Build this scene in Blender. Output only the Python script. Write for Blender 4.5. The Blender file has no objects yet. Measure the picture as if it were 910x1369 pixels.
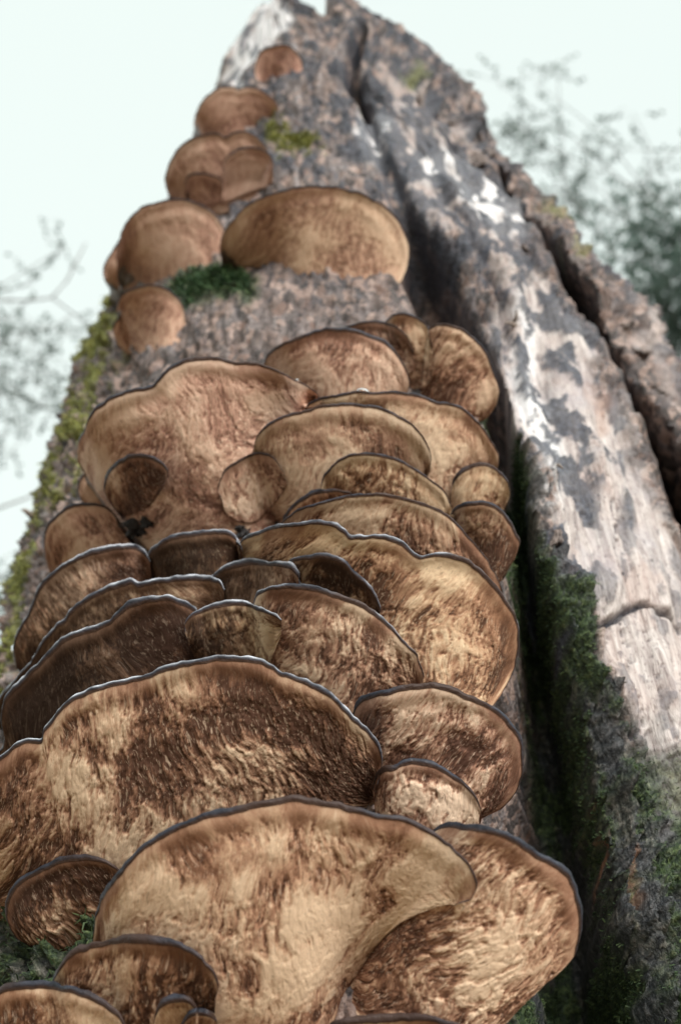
import bpy, math, random
import numpy as np
from mathutils import Vector
from mathutils.bvhtree import BVHTree

rad = math.radians
random.seed(7)
rng = np.random.default_rng(11)
scene = bpy.context.scene
COL = scene.collection

# ------------------------------------------------------------------ camera, sky, sun, exposure
CAM_Z = 0.85                       # camera height above the forest floor
DIST = 0.80                        # camera to the front of the trunk
PITCH = rad(47.0)
FPX = 1500.0                       # focal length in photo pixels (photo 910 x 1369)
CAM = np.array([0.0, -DIST, CAM_Z])
cd = bpy.data.cameras.new('camera')
cam = bpy.data.objects.new('camera', cd)
COL.objects.link(cam)
cam.location = CAM
cam.rotation_euler = (math.pi / 2 + PITCH, 0, 0)
cd.sensor_fit = 'VERTICAL'
cd.sensor_height = 36.0
cd.sensor_width = 36.0
cd.lens = 36.0 * FPX / 1369.0
cd.clip_start = 0.02
cd.clip_end = 2000
cd.dof.use_dof = True
cd.dof.focus_distance = 0.90
cd.dof.aperture_fstop = 4.8
scene.camera = cam

SUN_EL, SUN_AZ = 6.0, 24.0        # sun azimuth measured from behind the camera towards the right
world = bpy.data.worlds.new('World')
scene.world = world
world.use_nodes = True
wn = world.node_tree.nodes
wl = world.node_tree.links
bg = wn['Background']
sky = wn.new('ShaderNodeTexSky')
sky.sky_type = 'NISHITA'
sky.sun_disc = False
sky.sun_elevation = rad(SUN_EL)
sky.sun_rotation = rad(180 - SUN_AZ)
sky.dust_density = 4.0
sky.air_density = 1.0
hs = wn.new('ShaderNodeHueSaturation')
hs.inputs['Saturation'].default_value = 0.10
wl.new(sky.outputs[0], hs.inputs['Color'])
mixw = wn.new('ShaderNodeMix')
mixw.data_type = 'RGBA'
mixw.inputs['Factor'].default_value = 0.85     # overcast veil over the clear sky
wl.new(hs.outputs[0], mixw.inputs['A'])
mixw.inputs['B'].default_value = (2.20, 2.46, 2.36, 1)
wl.new(mixw.outputs['Result'], bg.inputs['Color'])
bg.inputs['Strength'].default_value = 0.10

sd = bpy.data.lights.new('sun', 'SUN')
sun = bpy.data.objects.new('sun', sd)
COL.objects.link(sun)
sd.energy = 1.5
sd.angle = rad(55)
sd.color = (1.0, 0.95, 0.88)
sdir = Vector((math.sin(rad(SUN_AZ)) * math.cos(rad(SUN_EL)), -math.cos(rad(SUN_AZ)) * math.cos(rad(SUN_EL)), math.sin(rad(SUN_EL))))
sun.rotation_euler = (-sdir).to_track_quat('-Z', 'Y').to_euler()
sun.location = (3, -5, 6)
scene.view_settings.view_transform = 'Standard'
scene.view_settings.look = 'None'
scene.view_settings.gamma = 1.0
scene.view_settings.exposure = 2.15
scene.cycles.use_denoising = True
scene.cycles.max_bounces = 8
scene.cycles.use_adaptive_sampling = False

# ------------------------------------------------------------------ pixel <-> ray helpers
RX = np.array([1.0, 0, 0])
FW = np.array([0, math.cos(PITCH), math.sin(PITCH)])
UP = np.array([0, -math.sin(PITCH), math.cos(PITCH)])


def ray(px, py):
    px = np.asarray(px, float)
    py = np.asarray(py, float)
    d = FW + ((px - 455.0) / FPX)[..., None] * RX + ((684.5 - py) / FPX)[..., None] * UP
    return d / np.linalg.norm(d, axis=-1, keepdims=True)


def project(p):
    q = p - CAM
    zc = np.maximum(q @ FW, 1e-3)
    return 455.0 + FPX * (q @ RX) / zc, 684.5 - FPX * (q @ UP) / zc


# ------------------------------------------------------------------ numpy noise
_perm = rng.permutation(256)
_perm = np.concatenate([_perm, _perm])
_g3 = rng.normal(size=(256, 3))
_g3 /= np.linalg.norm(_g3, axis=1, keepdims=True)


def noise(x, y, z):
    x, y, z = np.broadcast_arrays(np.asarray(x, float), np.asarray(y, float), np.asarray(z, float))
    xi = np.floor(x).astype(int); yi = np.floor(y).astype(int); zi = np.floor(z).astype(int)
    xf = x - xi; yf = y - yi; zf = z - zi
    u = xf * xf * xf * (xf * (xf * 6 - 15) + 10)
    v = yf * yf * yf * (yf * (yf * 6 - 15) + 10)
    w = zf * zf * zf * (zf * (zf * 6 - 15) + 10)
    r = 0
    for dx in (0, 1):
        for dy in (0, 1):
            for dz in (0, 1):
                h = _perm[_perm[_perm[(xi + dx) & 255] + ((yi + dy) & 255)] + ((zi + dz) & 255)]
                g = _g3[h]
                dot = g[..., 0] * (xf - dx) + g[..., 1] * (yf - dy) + g[..., 2] * (zf - dz)
                r = r + dot * (u if dx else 1 - u) * (v if dy else 1 - v) * (w if dz else 1 - w)
    return r * 1.6


def fbm(x, y, z, o=4, gain=0.5):
    s, a, f = 0, 1.0, 1.0
    for k in range(o):
        s = s + a * noise(x * f + 17.3 * k, y * f - 9.1 * k, z * f + 3.7 * k)
        a *= gain
        f *= 2.03
    return s


def worley(u, v, seed):
    """nearest jittered cell: tone, offset along v, border distance"""
    iu = np.floor(u).astype(int); iv = np.floor(v).astype(int)
    d1 = np.full(u.shape, 9.0); d2 = np.full(u.shape, 9.0)
    tone = np.zeros(u.shape); ob = np.zeros(u.shape)
    for a in (-1, 0, 1):
        for b in (-1, 0, 1):
            ca, cb = iu + a, iv + b
            h = _perm[_perm[(ca + seed * 13) & 255] + (cb & 255)]
            h2 = _perm[(h + 71) & 255]; h3 = _perm[(h2 + 37) & 255]
            du = u - (ca + h / 255.0); dv = v - (cb + h2 / 255.0)
            d = du * du + dv * dv
            near = d < d1
            d2 = np.where(near, d1, np.minimum(d2, d))
            tone = np.where(near, h3 / 255.0, tone)
            ob = np.where(near, dv, ob)
            d1 = np.where(near, d, d1)
    return tone, ob, np.sqrt(d2) - np.sqrt(d1)


def sstep(a, b, x):
    t = np.clip((x - a) / (b - a), 0, 1)
    return t * t * (3 - 2 * t)


# ------------------------------------------------------------------ object helpers
def link_mesh(name, verts, faces, mat=None, parent=None, smooth=True):
    me = bpy.data.meshes.new(name)
    verts = np.asarray(verts, dtype=np.float32)
    faces = np.asarray(faces)
    nf, k = faces.shape
    me.vertices.add(len(verts))
    me.vertices.foreach_set('co', verts.ravel())
    me.loops.add(nf * k)
    me.loops.foreach_set('vertex_index', faces.astype(np.int32).ravel())
    me.polygons.add(nf)
    me.polygons.foreach_set('loop_start', (np.arange(nf) * k).astype(np.int32))
    me.update(calc_edges=True)
    me.polygons.foreach_set('use_smooth', np.full(nf, smooth))
    me.validate()
    if mat:
        me.materials.append(mat)
    o = bpy.data.objects.new(name, me)
    COL.objects.link(o)
    if parent is not None:
        o.parent = parent
        o.matrix_parent_inverse = parent.matrix_world.inverted()
    return o


def attr(o, name, val):
    a = o.data.attributes.new(name, 'FLOAT', 'POINT')
    a.data.foreach_set('value', np.asarray(val, dtype=np.float32).ravel())


def attr_vec(o, name, val):
    a = o.data.attributes.new(name, 'FLOAT_VECTOR', 'POINT')
    a.data.foreach_set('vector', np.asarray(val, dtype=np.float32).ravel())


def grid_faces(n, m, flip=False, wrap=False):
    """rows n, columns m -> quads; vertex index = i*m + j"""
    i, j = np.meshgrid(np.arange(n - 1), np.arange(m if wrap else m - 1), indexing='ij')
    j2 = (j + 1) % m
    f = np.stack([i * m + j, i * m + j2, (i + 1) * m + j2, (i + 1) * m + j], -1).reshape(-1, 4)
    return f[:, ::-1] if flip else f


def empty(name, loc, label, cat, group=None):
    o = bpy.data.objects.new(name, None)
    COL.objects.link(o)
    o.location = loc
    o.empty_display_size = 0.05
    o['label'] = label
    o['category'] = cat
    if group:
        o['group'] = group
    o.matrix_world.translation = Vector(loc)
    return o


def tube(pts, radii, n=8):
    pts = np.asarray(pts, float)
    V = []
    for k in range(len(pts)):
        t = pts[min(k + 1, len(pts) - 1)] - pts[max(k - 1, 0)]
        t /= np.linalg.norm(t) + 1e-9
        a = np.cross(t, [0.3, 0.2, 1.0] if abs(t[2]) < 0.9 else [1.0, 0.1, 0])
        a /= np.linalg.norm(a)
        b = np.cross(t, a)
        for q in range(n):
            an = 2 * math.pi * q / n
            V.append(pts[k] + radii[k] * (math.cos(an) * a + math.sin(an) * b))
    V = np.array(V)
    F = grid_faces(len(pts), n, wrap=True)
    return V, F


def join(parts):
    V, F, off = [], [], 0
    for v, f in parts:
        V.append(v)
        F.append(f + off)
        off += len(v)
    return np.concatenate(V), np.concatenate(F)


# ------------------------------------------------------------------ material helpers
class NT:
    def __init__(self, name):
        self.m = bpy.data.materials.new(name)
        self.m.use_nodes = True
        self.n = self.m.node_tree.nodes
        self.l = self.m.node_tree.links
        self.b = self.n['Principled BSDF']

    def set(self, sock, v):
        if hasattr(v, 'is_output'):
            self.l.new(v, sock)
        elif isinstance(v, tuple) and len(v) == 3 and sock.type == 'RGBA':
            sock.default_value = (*v, 1)
        else:
            sock.default_value = v

    def attr(self, name, out='Fac'):
        a = self.n.new('ShaderNodeAttribute')
        a.attribute_name = name
        return a.outputs[out]

    def coord(self):
        return self.n.new('ShaderNodeTexCoord').outputs['Object']

    def mapping(self, vec, scale=(1, 1, 1), loc=(0, 0, 0)):
        q = self.n.new('ShaderNodeMapping')
        self.l.new(vec, q.inputs['Vector'])
        q.inputs['Scale'].default_value = scale
        q.inputs['Location'].default_value = loc
        return q.outputs[0]

    def noise(self, vec, scale, detail=4, rough=0.55, dist=0.0, out='Fac'):
        q = self.n.new('ShaderNodeTexNoise')
        self.l.new(vec, q.inputs['Vector'])
        q.inputs['Scale'].default_value = scale
        q.inputs['Detail'].default_value = detail
        q.inputs['Roughness'].default_value = rough
        q.inputs['Distortion'].default_value = dist
        return q.outputs[out]

    def voronoi(self, vec, scale, feature='F1', out='Distance'):
        q = self.n.new('ShaderNodeTexVoronoi')
        q.feature = feature
        self.l.new(vec, q.inputs['Vector'])
        q.inputs['Scale'].default_value = scale
        return q.outputs[out]

    def ramp(self, fac, stops):
        q = self.n.new('ShaderNodeValToRGB')
        e = q.color_ramp.elements
        while len(e) < len(stops):
            e.new(0.5)
        for k, (p, c) in enumerate(stops):
            e[k].position = p
            e[k].color = (*c, 1) if isinstance(c, tuple) else (c, c, c, 1)
        self.set(q.inputs[0], fac)
        return q.outputs[0]

    def mix(self, fac, a, b, mode='MIX'):
        q = self.n.new('ShaderNodeMix')
        q.data_type = 'RGBA'
        q.blend_type = mode
        self.set(q.inputs['Factor'], fac)
        self.set(q.inputs['A'], a)
        self.set(q.inputs['B'], b)
        return q.outputs['Result']

    def math(self, op, a, b=0.0, c=None, clamp=False):
        q = self.n.new('ShaderNodeMath')
        q.operation = op
        q.use_clamp = clamp
        self.set(q.inputs[0], a)
        self.set(q.inputs[1], b)
        if c is not None:
            self.set(q.inputs[2], c)
        return q.outputs[0]

    def bump(self, h, strength=0.5, dist=0.01, normal=None):
        q = self.n.new('ShaderNodeBump')
        q.inputs['Strength'].default_value = strength
        q.inputs['Distance'].default_value = dist
        self.l.new(h, q.inputs['Height'])
        if normal is not None:
            self.l.new(normal, q.inputs['Normal'])
        return q.outputs[0]

    def fin(self, color=None, rough=None, normal=None, spec=None):
        if color is not None:
            self.set(self.b.inputs['Base Color'], color)
        if rough is not None:
            self.set(self.b.inputs['Roughness'], rough)
        if normal is not None:
            self.set(self.b.inputs['Normal'], normal)
        if spec is not None:
            self.set(self.b.inputs['Specular IOR Level'], spec)
        return self.m


# pore surface of the brackets: brown skin, torn to pale feathery flakes along the radius.
# 'uv3' = (metres along the rim, metres from base, seed), 'flake' = baked relief, 'edge' = 0..1 towards the rim
def mat_pore():
    t = NT('pore_surface_material')
    uv = t.attr('uv3', 'Vector')
    fl = t.attr('flake')
    ed = t.attr('edge')
    warm = t.attr('warm')
    pale_amt = t.attr('pale')
    st = t.noise(t.mapping(uv, (380, 110, 1)), 1.0, 4, 0.6, 0.9)
    st2 = t.noise(t.mapping(uv, (1100, 300, 1), (3, 1, 0)), 1.0, 3, 0.6, 0.5)
    dots = t.noise(t.mapping(uv, (900, 900, 1), (7, 2, 0)), 1.0, 2, 0.5)
    amt = t.math('ADD', t.math('MULTIPLY', t.attr('amt'), 0.72), 0.28)
    soft = t.noise(t.mapping(uv, (95, 70, 1), (1, 5, 0)), 1.0, 4, 0.6, 0.4)
    f = t.math('ADD', fl, t.math('MULTIPLY', t.math('SUBTRACT', st, 0.5), t.math('MULTIPLY', amt, 0.8)))
    f = t.math('ADD', f, t.math('MULTIPLY', t.math('SUBTRACT', soft, 0.5), 0.30))
    f = t.math('ADD', f, t.math('MULTIPLY', t.math('SUBTRACT', st2, 0.5), t.math('MULTIPLY', amt, 0.4)), clamp=True)
    base = t.ramp(f, [(0.06, (0.080, 0.040, 0.025)), (0.28, (0.20, 0.100, 0.054)), (0.48, (0.37, 0.212, 0.125)),
                      (0.66, (0.58, 0.39, 0.245)), (0.86, (0.80, 0.63, 0.43))])
    pink = t.ramp(f, [(0.06, (0.15, 0.084, 0.062)), (0.32, (0.34, 0.198, 0.145)), (0.55, (0.52, 0.345, 0.26)),
                      (0.86, (0.72, 0.57, 0.45))])
    c = t.mix(warm, pink, base)
    c = t.mix(t.math('MULTIPLY', pale_amt, 0.6), c, (0.60, 0.46, 0.31))
    fleck = t.noise(t.mapping(uv, (620, 150, 1), (11, 4, 0)), 1.0, 3, 0.6, 0.8)
    c = t.mix(t.math('MULTIPLY', amt, t.ramp(fleck, [(0.56, 0.0), (0.66, 0.55)])), c, (0.76, 0.61, 0.46))
    pit = t.noise(t.mapping(uv, (500, 140, 1), (2, 9, 0)), 1.0, 3, 0.6, 0.8)
    c = t.mix(t.math('MULTIPLY', amt, t.ramp(pit, [(0.60, 0.0), (0.70, 0.6)])), c, (0.085, 0.045, 0.028))
    c = t.mix(1.0, c, t.attr('tone', 'Color'), 'MULTIPLY')
    c = t.mix(t.attr('dusk'), c, t.ramp(f, [(0.1, (0.030, 0.023, 0.018)), (0.45, (0.082, 0.060, 0.043)), (0.8, (0.19, 0.14, 0.10))]))  # dull brown skin plus the overlapping shelves' shade, put into the colour
    speck = t.ramp(dots, [(0.25, 0.55), (0.42, 1.0)])
    c = t.mix(0.55, c, speck, 'MULTIPLY')
    eb = t.ramp(ed, [(0.93, 0.0), (0.97, 0.5), (0.99, 1.0)])
    c = t.mix(t.math('MULTIPLY', eb, 0.38), c, (0.13, 0.070, 0.045))
    h = t.math('MULTIPLY', amt, t.math('ADD', t.math('MULTIPLY', st, 1.0), t.math('MULTIPLY', st2, 0.45)))
    nrm = t.bump(h, 0.45, 0.0016)
    nrm = t.bump(dots, 0.25, 0.0006, nrm)
    return t.fin(c, 0.9, nrm, 0.12)


def mat_margin():
    t = NT('margin_material')
    co = t.coord()
    n1 = t.noise(co, 70, 4)
    n2 = t.noise(co, 300, 3)
    glint = t.attr('silver')
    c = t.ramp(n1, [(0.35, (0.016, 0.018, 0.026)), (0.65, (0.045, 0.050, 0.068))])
    glint_col = t.ramp(n1, [(0.30, (0.16, 0.175, 0.21)), (0.55, (0.62, 0.66, 0.74))])  # bluish-white sky highlight on the lip, put into the colour
    c = t.mix(glint, c, glint_col)
    c = t.mix(t.attr('under'), c, (0.055, 0.032, 0.024))
    h = t.math('ADD', n1, t.math('MULTIPLY', n2, 0.5))
    return t.fin(c, t.mix(glint, t.ramp(n2, [(0.3, 0.42), (0.7, 0.65)]), t.ramp(n2, [(0.3, 0.32), (0.7, 0.55)])), t.bump(h, 0.6, 0.003), t.mix(glint, (0.22, 0.22, 0.22), (0.5, 0.5, 0.5)))


def mat_cap():
    t = NT('cap_material')
    uv = t.attr('uv3', 'Vector')
    zone = t.noise(t.mapping(uv, (8, 120, 1)), 1.0, 3)
    n2 = t.noise(uv, 180, 4)
    c = t.ramp(zone, [(0.3, (0.07, 0.055, 0.05)), (0.5, (0.14, 0.10, 0.085)), (0.7, (0.23, 0.20, 0.18))])
    return t.fin(c, 0.45, t.bump(t.math('ADD', zone, t.math('MULTIPLY', n2, 0.3)), 0.6, 0.006), 0.5)


def mat_trunk():
    t = NT('trunk_material')
    co = t.coord()
    stretch = t.mapping(co, (1, 1, 0.28))
    bare = t.attr('bare'); moss = t.attr('moss'); ymoss = t.attr('ymoss'); stain_shade = t.attr('stain_shade')
    bl = t.attr('glare'); rust = t.attr('rust')
    n1 = t.noise(stretch, 38, 6, 0.62, 0.4)
    n2 = t.noise(co, 150, 5, 0.65)
    n3 = t.noise(co, 14, 4, 0.55)
    fib = t.noise(t.mapping(co, (1, 1, 0.07)), 170, 5, 0.6, 0.3)
    bark = t.ramp(n1, [(0.28, (0.030, 0.027, 0.030)), (0.44, (0.10, 0.086, 0.084)), (0.56, (0.25, 0.215, 0.215)), (0.72, (0.50, 0.47, 0.48))])
    bark = t.mix(t.ramp(n2, [(0.40, 0.75), (0.62, 0.0)]), bark, (0.045, 0.040, 0.042))
    bark = t.mix(t.ramp(n3, [(0.45, 0.0), (0.65, 0.22)]), bark, (0.22, 0.13, 0.095))
    chip = t.voronoi(t.mapping(t.mix(0.02, co, t.noise(co, 60, 2, out='Color'), 'ADD'), (1, 1, 0.55)), 95, out='Color')
    chv = t.n.new('ShaderNodeSeparateColor')
    t.l.new(chip, chv.inputs[0])
    bark = t.mix(t.math('MULTIPLY', t.ramp(chv.outputs[0], [(0.55, 0.0), (0.75, 0.8)]), t.math('SUBTRACT', 1.0, t.attr('low_shade'))), bark, t.ramp(chv.outputs[1], [(0.0, (0.20, 0.125, 0.10)), (1.0, (0.48, 0.37, 0.33))]))
    bark = t.mix(t.math('MULTIPLY', t.attr('low_shade'), 0.95), bark, t.ramp(n2, [(0.36, (0.008, 0.011, 0.011)), (0.48, (0.038, 0.045, 0.036)), (0.62, (0.15, 0.145, 0.125)), (0.74, (0.30, 0.29, 0.27))]))  # shade over the low bark, put into its colour as a wet black-green
    wood = t.ramp(fib, [(0.28, (0.19, 0.155, 0.15)), (0.45, (0.38, 0.335, 0.325)), (0.62, (0.53, 0.49, 0.475)), (0.80, (0.69, 0.67, 0.66))])
    wood = t.mix(t.ramp(n3, [(0.48, 0.0), (0.66, 0.40)]), wood, (0.36, 0.25, 0.215))
    pits = t.voronoi(t.mapping(co, (1, 1, 0.55)), 90)
    wood = t.mix(t.math('MULTIPLY', t.ramp(pits, [(0.08, 0.8), (0.16, 0.0)]), t.ramp(t.noise(co, 26, 3), [(0.48, 0.0), (0.6, 1.0)])), wood, (0.05, 0.04, 0.045))
    speckle = t.noise(t.mapping(co, (1, 1, 0.5)), 330, 3, 0.6)
    wood = t.mix(t.ramp(speckle, [(0.56, 0.0), (0.66, 0.6)]), wood, (0.16, 0.12, 0.12))
    wood = t.mix(t.ramp(t.noise(co, 9, 5, 0.6), [(0.50, 0.0), (0.66, 0.55)]), wood, (0.30, 0.29, 0.33))
    wood = t.mix(t.ramp(t.noise(t.mapping(co, (1, 1, 0.35)), 45, 5, 0.7), [(0.58, 0.0), (0.68, 0.7)]), wood, (0.10, 0.085, 0.095))
    c = t.mix(bare, bark, wood)
    c = t.mix(t.math('MULTIPLY', bl, t.ramp(n1, [(0.35, 0.0), (0.5, 0.85)])), c, (0.74, 0.75, 0.78))  # sky glare on wet bare wood, painted as near-white colour
    c = t.mix(t.math('MULTIPLY', stain_shade, t.ramp(n1, [(0.3, 1.0), (0.65, 0.85)])), c, t.ramp(n2, [(0.34, (0.010, 0.013, 0.022)), (0.5, (0.028, 0.034, 0.052)), (0.68, (0.095, 0.11, 0.145))]))  # blue-black stains; a few of the masks also carry painted shade
    c = t.mix(rust, c, t.ramp(n2, [(0.3, (0.20, 0.085, 0.04)), (0.7, (0.42, 0.22, 0.12))]))
    mcol = t.ramp(n2, [(0.30, (0.008, 0.014, 0.010)), (0.46, (0.026, 0.048, 0.022)), (0.58, (0.065, 0.105, 0.036)), (0.72, (0.17, 0.20, 0.09))])
    c = t.mix(moss, c, mcol)
    ycol = t.ramp(n2, [(0.3, (0.07, 0.085, 0.02)), (0.55, (0.22, 0.24, 0.055)), (0.75, (0.40, 0.42, 0.14))])
    c = t.mix(ymoss, c, ycol)
    rb = t.math('ADD', t.math('MULTIPLY', n1, 1.0), t.math('MULTIPLY', n2, 0.6))
    wb = t.math('ADD', t.math('MULTIPLY', fib, 0.35), t.math('MULTIPLY', t.ramp(pits, [(0.0, 0.0), (0.2, 1.0)]), 0.12))
    h = t.mix(bare, rb, wb)
    nrm = t.bump(h, 0.9, 0.010)
    rough = t.ramp(n2, [(0.3, 0.38), (0.7, 0.75)])
    return t.fin(c, rough, nrm, 0.5)


def simple_mat(name, ca, cb, scale=60, rough=0.7, bump=0.4, bdist=0.003, spec=0.4):
    t = NT(name)
    n = t.noise(t.coord(), scale, 5, 0.6)
    return t.fin(t.ramp(n, [(0.3, ca), (0.7, cb)]), rough, t.bump(n, bump, bdist), spec)


def leaf_mat(name, ca, cb, trans=0.45):
    t = NT(name)
    oi = t.attr('tint')
    c = t.ramp(oi, [(0.0, ca), (1.0, cb)])
    t.fin(c, 0.5, None, 0.4)
    tr = t.n.new('ShaderNodeBsdfTranslucent')
    t.l.new(c, tr.inputs['Color'])
    mx = t.n.new('ShaderNodeMixShader')
    mx.inputs[0].default_value = trans
    t.l.new(t.b.outputs[0], mx.inputs[1])
    t.l.new(tr.outputs[0], mx.inputs[2])
    t.l.new(mx.outputs[0], t.n['Material Output'].inputs['Surface'])
    return t.m


M_PORE, M_MARGIN, M_CAP, M_TRUNK = mat_pore(), mat_margin(), mat_cap(), mat_trunk()

# ------------------------------------------------------------------ forest floor
gm = NT('forest_floor_material')
gco = gm.coord()
gn = gm.noise(gco, 6, 6, 0.65)
gv = gm.voronoi(gco, 14, out='Color')
gc = gm.ramp(gn, [(0.3, (0.16, 0.105, 0.06)), (0.5, (0.33, 0.23, 0.14)), (0.7, (0.42, 0.33, 0.21))])
gc = gm.mix(0.35, gc, gv, 'MULTIPLY')
gm.fin(gc, 0.85, gm.bump(gn, 0.8, 0.05), 0.2)
gs = 600.0
n = 41
gx = np.sign(np.linspace(-1, 1, n)) * np.abs(np.linspace(-1, 1, n)) ** 3 * gs
GX, GY = np.meshgrid(gx, gx, indexing='ij')
GZ = 0.06 * fbm(GX * 0.4, GY * 0.4, 0.5, 3) * np.exp(-(GX ** 2 + GY ** 2) / 900) - 0.02
ground = link_mesh('ground', np.stack([GX, GY, GZ], -1).reshape(-1, 3), grid_faces(n, n), gm.m)
ground['kind'] = 'structure'

# ------------------------------------------------------------------ trunk shape, solved from its two outlines
Ly = np.array([-400, -40, 0, 50, 100, 150, 200, 300, 400, 500, 600, 700, 800, 900, 1000, 1369, 2200.])
Lx = np.array([440, 345, 331, 312, 288, 268, 240, 192, 140, 98, 68, 36, 16, 3, -20, -110, -190.])
Ry = np.array([-400, -40, 0, 30, 56, 86, 121, 147, 167, 217, 268, 300, 374, 445, 490, 600, 700, 800, 1000, 1369, 2200.])
Rx_ = np.array([440, 480, 500, 535, 566, 588, 615, 640, 658, 690, 715, 760, 824, 878, 910, 962, 1000, 1025, 1075, 1150, 1230.])
ZG = np.concatenate([np.linspace(0.0, 1.2, 40), np.linspace(1.24, 6.6, 135)])
cxg = np.full_like(ZG, 0.05)
rg = np.full_like(ZG, 0.45)
LXt, RXt = Lx.copy(), Rx_.copy()
tgrid = np.linspace(rad(-110), rad(110), 161)
for outer in range(5):
    for it in range(40):
        dx = cxg - CAM[0]; dy = rg - CAM[1]
        dd = np.hypot(dx, dy)
        a0 = np.arctan2(dx, dy)
        al = np.arcsin(np.clip(rg / dd, -1, 0.999))
        tl = np.sqrt(np.maximum(dd ** 2 - rg ** 2, 1e-4))
        err = []
        for s, YY, XX in ((-1, Ly, LXt), (1, Ry, RXt)):
            an = a0 + s * al
            p = np.stack([CAM[0] + tl * np.sin(an), CAM[1] + tl * np.cos(an), ZG], -1)
            px, py = project(p)
            zc = np.maximum((p - CAM) @ FW, 0.1)
            err.append((np.interp(py, YY, XX) - px) * zc / FPX)
        low = ZG < CAM_Z + 0.25
        cxg = cxg + 0.35 * np.where(low, 0, (err[0] + err[1]) / 2)
        rg = np.clip(rg + 0.35 * np.where(low, 0, (err[1] - err[0]) / 2), 0.14, 1.0)
    k0 = np.argmax(ZG >= CAM_Z + 0.25)
    for g in (cxg, rg):
        g[:k0] = g[k0]
    ker = np.hanning(7)[1:-1]; ker /= ker.sum()
    cxs = np.convolve(np.pad(cxg, 2, mode='edge'), ker, 'valid')
    rs = np.convolve(np.pad(rg, 2, mode='edge'), ker, 'valid')
    # the outline is the envelope of all the rings: feed the excess back
    ZF = np.linspace(CAM_Z + 0.1, 4.2, 500)
    Cf, Rf = np.interp(ZF, ZG, cxs), np.interp(ZF, ZG, rs) + 0.008
    q3 = np.stack([Cf[:, None] + Rf[:, None] * np.sin(tgrid), Rf[:, None] - 0.008 - Rf[:, None] * np.cos(tgrid), ZF[:, None] + 0 * tgrid], -1)
    ex_, ey_ = project(q3)
    for XX, YY, X0, fn, s in ((LXt, Ly, Lx, np.min, -1), (RXt, Ry, Rx_, np.max, 1)):
        for k in range(len(YY)):
            if -30 < YY[k] < 1100:
                m_ = np.abs(ey_ - YY[k]) < 9
                if m_.any():
                    XX[k] -= 0.7 * (fn(ex_[m_]) - X0[k])
cxg, rg = cxs, rs
flare = 0.20 * np.exp(-ZG / 0.22)

C_X = lambda z: np.interp(z, ZG, cxg)
C_R = lambda z: np.interp(z, ZG, rg)
FL = lambda z: np.interp(z, ZG, flare)
TOPZ = CAM_Z + DIST * math.tan(PITCH + math.atan(684.5 / FPX)) + 0.15


def base_hit(px, py, rfun, t0=0.3, t1=7.5, steps=500):
    d = ray(px, py)
    sh = d.shape[:-1]
    d = d.reshape(-1, 3)
    ts = np.linspace(t0, t1, steps)
    P = CAM + d[:, None, :] * ts[None, :, None]
    f = rfun(P)
    neg = f < 0
    hit = neg.any(1)
    k = np.maximum(neg.argmax(1), 1)
    lo, hi = ts[k - 1], ts[k]
    for _ in range(12):
        mid = (lo + hi) / 2
        fm = rfun((CAM + d * mid[:, None])[:, None, :])[:, 0]
        lo = np.where(fm < 0, lo, mid)
        hi = np.where(fm < 0, mid, hi)
    t = np.where(hit, hi, np.nan)
    return t.reshape(sh), (CAM + d * t[:, None]).reshape(*sh, 3)


def f_smooth(P):
    z = P[..., 2]
    r = C_R(z)
    return np.hypot(P[..., 0] - C_X(z), P[..., 1] - r) - r


def to_tz(P):
    z = P[..., 2]
    return np.arctan2(P[..., 0] - C_X(z), -(P[..., 1] - C_R(z))), z


# grooves: pixel line, half width (m), depth (m)
GROOVES = []
for pts in (
    # the deep dark fold between the bracket side and the bare column
    [(505, -30, .006, .0), (478, 28, .008, .0), (470, 58, .014, .12), (474, 105, .014, .12), (490, 150, .010, .02), (535, 262, .016, .04), (562, 330, .030, .20),
     (594, 410, .034, .22), (648, 470, .026, .20), (667, 560, .017, .17), (681, 680, .017, .19), (697, 800, .021, .22),
     (716, 950, .030, .28), (742, 1150, .036, .34), (784, 1369, .046, .36), (830, 1700, .056, .36)],
    # the crevice under the right-hand rib
    [(600, 130, .004, .0), (640, 185, .010, .08), (668, 205, .013, .12), (690, 250, .010, .12), (720, 302, .018, .25), (765, 368, .024, .30), (808, 440, .026, .32),
     (850, 520, .026, .32), (886, 600, .026, .32), (916, 690, .020, .25), (950, 850, .012, .10), (985, 1100, .01, .05), (1010, 1369, .01, .02)],
    # narrow upright seam in the column
    [(600, 260, .01, .01), (668, 360, .012, .03), (690, 420, .013, .035), (694, 480, .012, .02), (700, 540, .012, .0)],
):
    a = np.array(pts, float)
    t, P = base_hit(a[:, 0], a[:, 1], f_smooth)
    ok = ~np.isnan(t)
    th, z = to_tz(P[ok])
    o = np.argsort(z)
    GROOVES.append((z[o], th[o], a[ok][o, 2], a[ok][o, 3]))


def R_shape(th, z):
    """trunk radius without the small relief"""
    r = C_R(z) + FL(z) * (0.7 + 0.3 * np.cos(5 * th + 0.7))
    front = sstep(-0.2, 0.35, np.cos(th))
    r = r + front * (0.014 * fbm(th * 1.9 + 5, z * 1.5, 0.3, 3))
    for zz, tt, ww, de in GROOVES[2:]:
        g = (th - np.interp(z, zz, tt)) * C_R(z) / np.interp(z, zz, ww)
        fade = sstep(zz[0] - 0.3, zz[0] - 0.02, z)
        r = r - np.interp(z, zz, de) * fade * np.exp(-np.abs(g) ** 3.0)
    return r


def f_full(P):
    th, z = to_tz(P)
    return np.hypot(P[..., 0] - C_X(z), P[..., 1] - C_R(z)) - R_shape(th, z)


def surf(th, z, r):
    return np.stack([C_X(z) + r * np.sin(th), C_R(z) - r * np.cos(th), z], -1)


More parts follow.
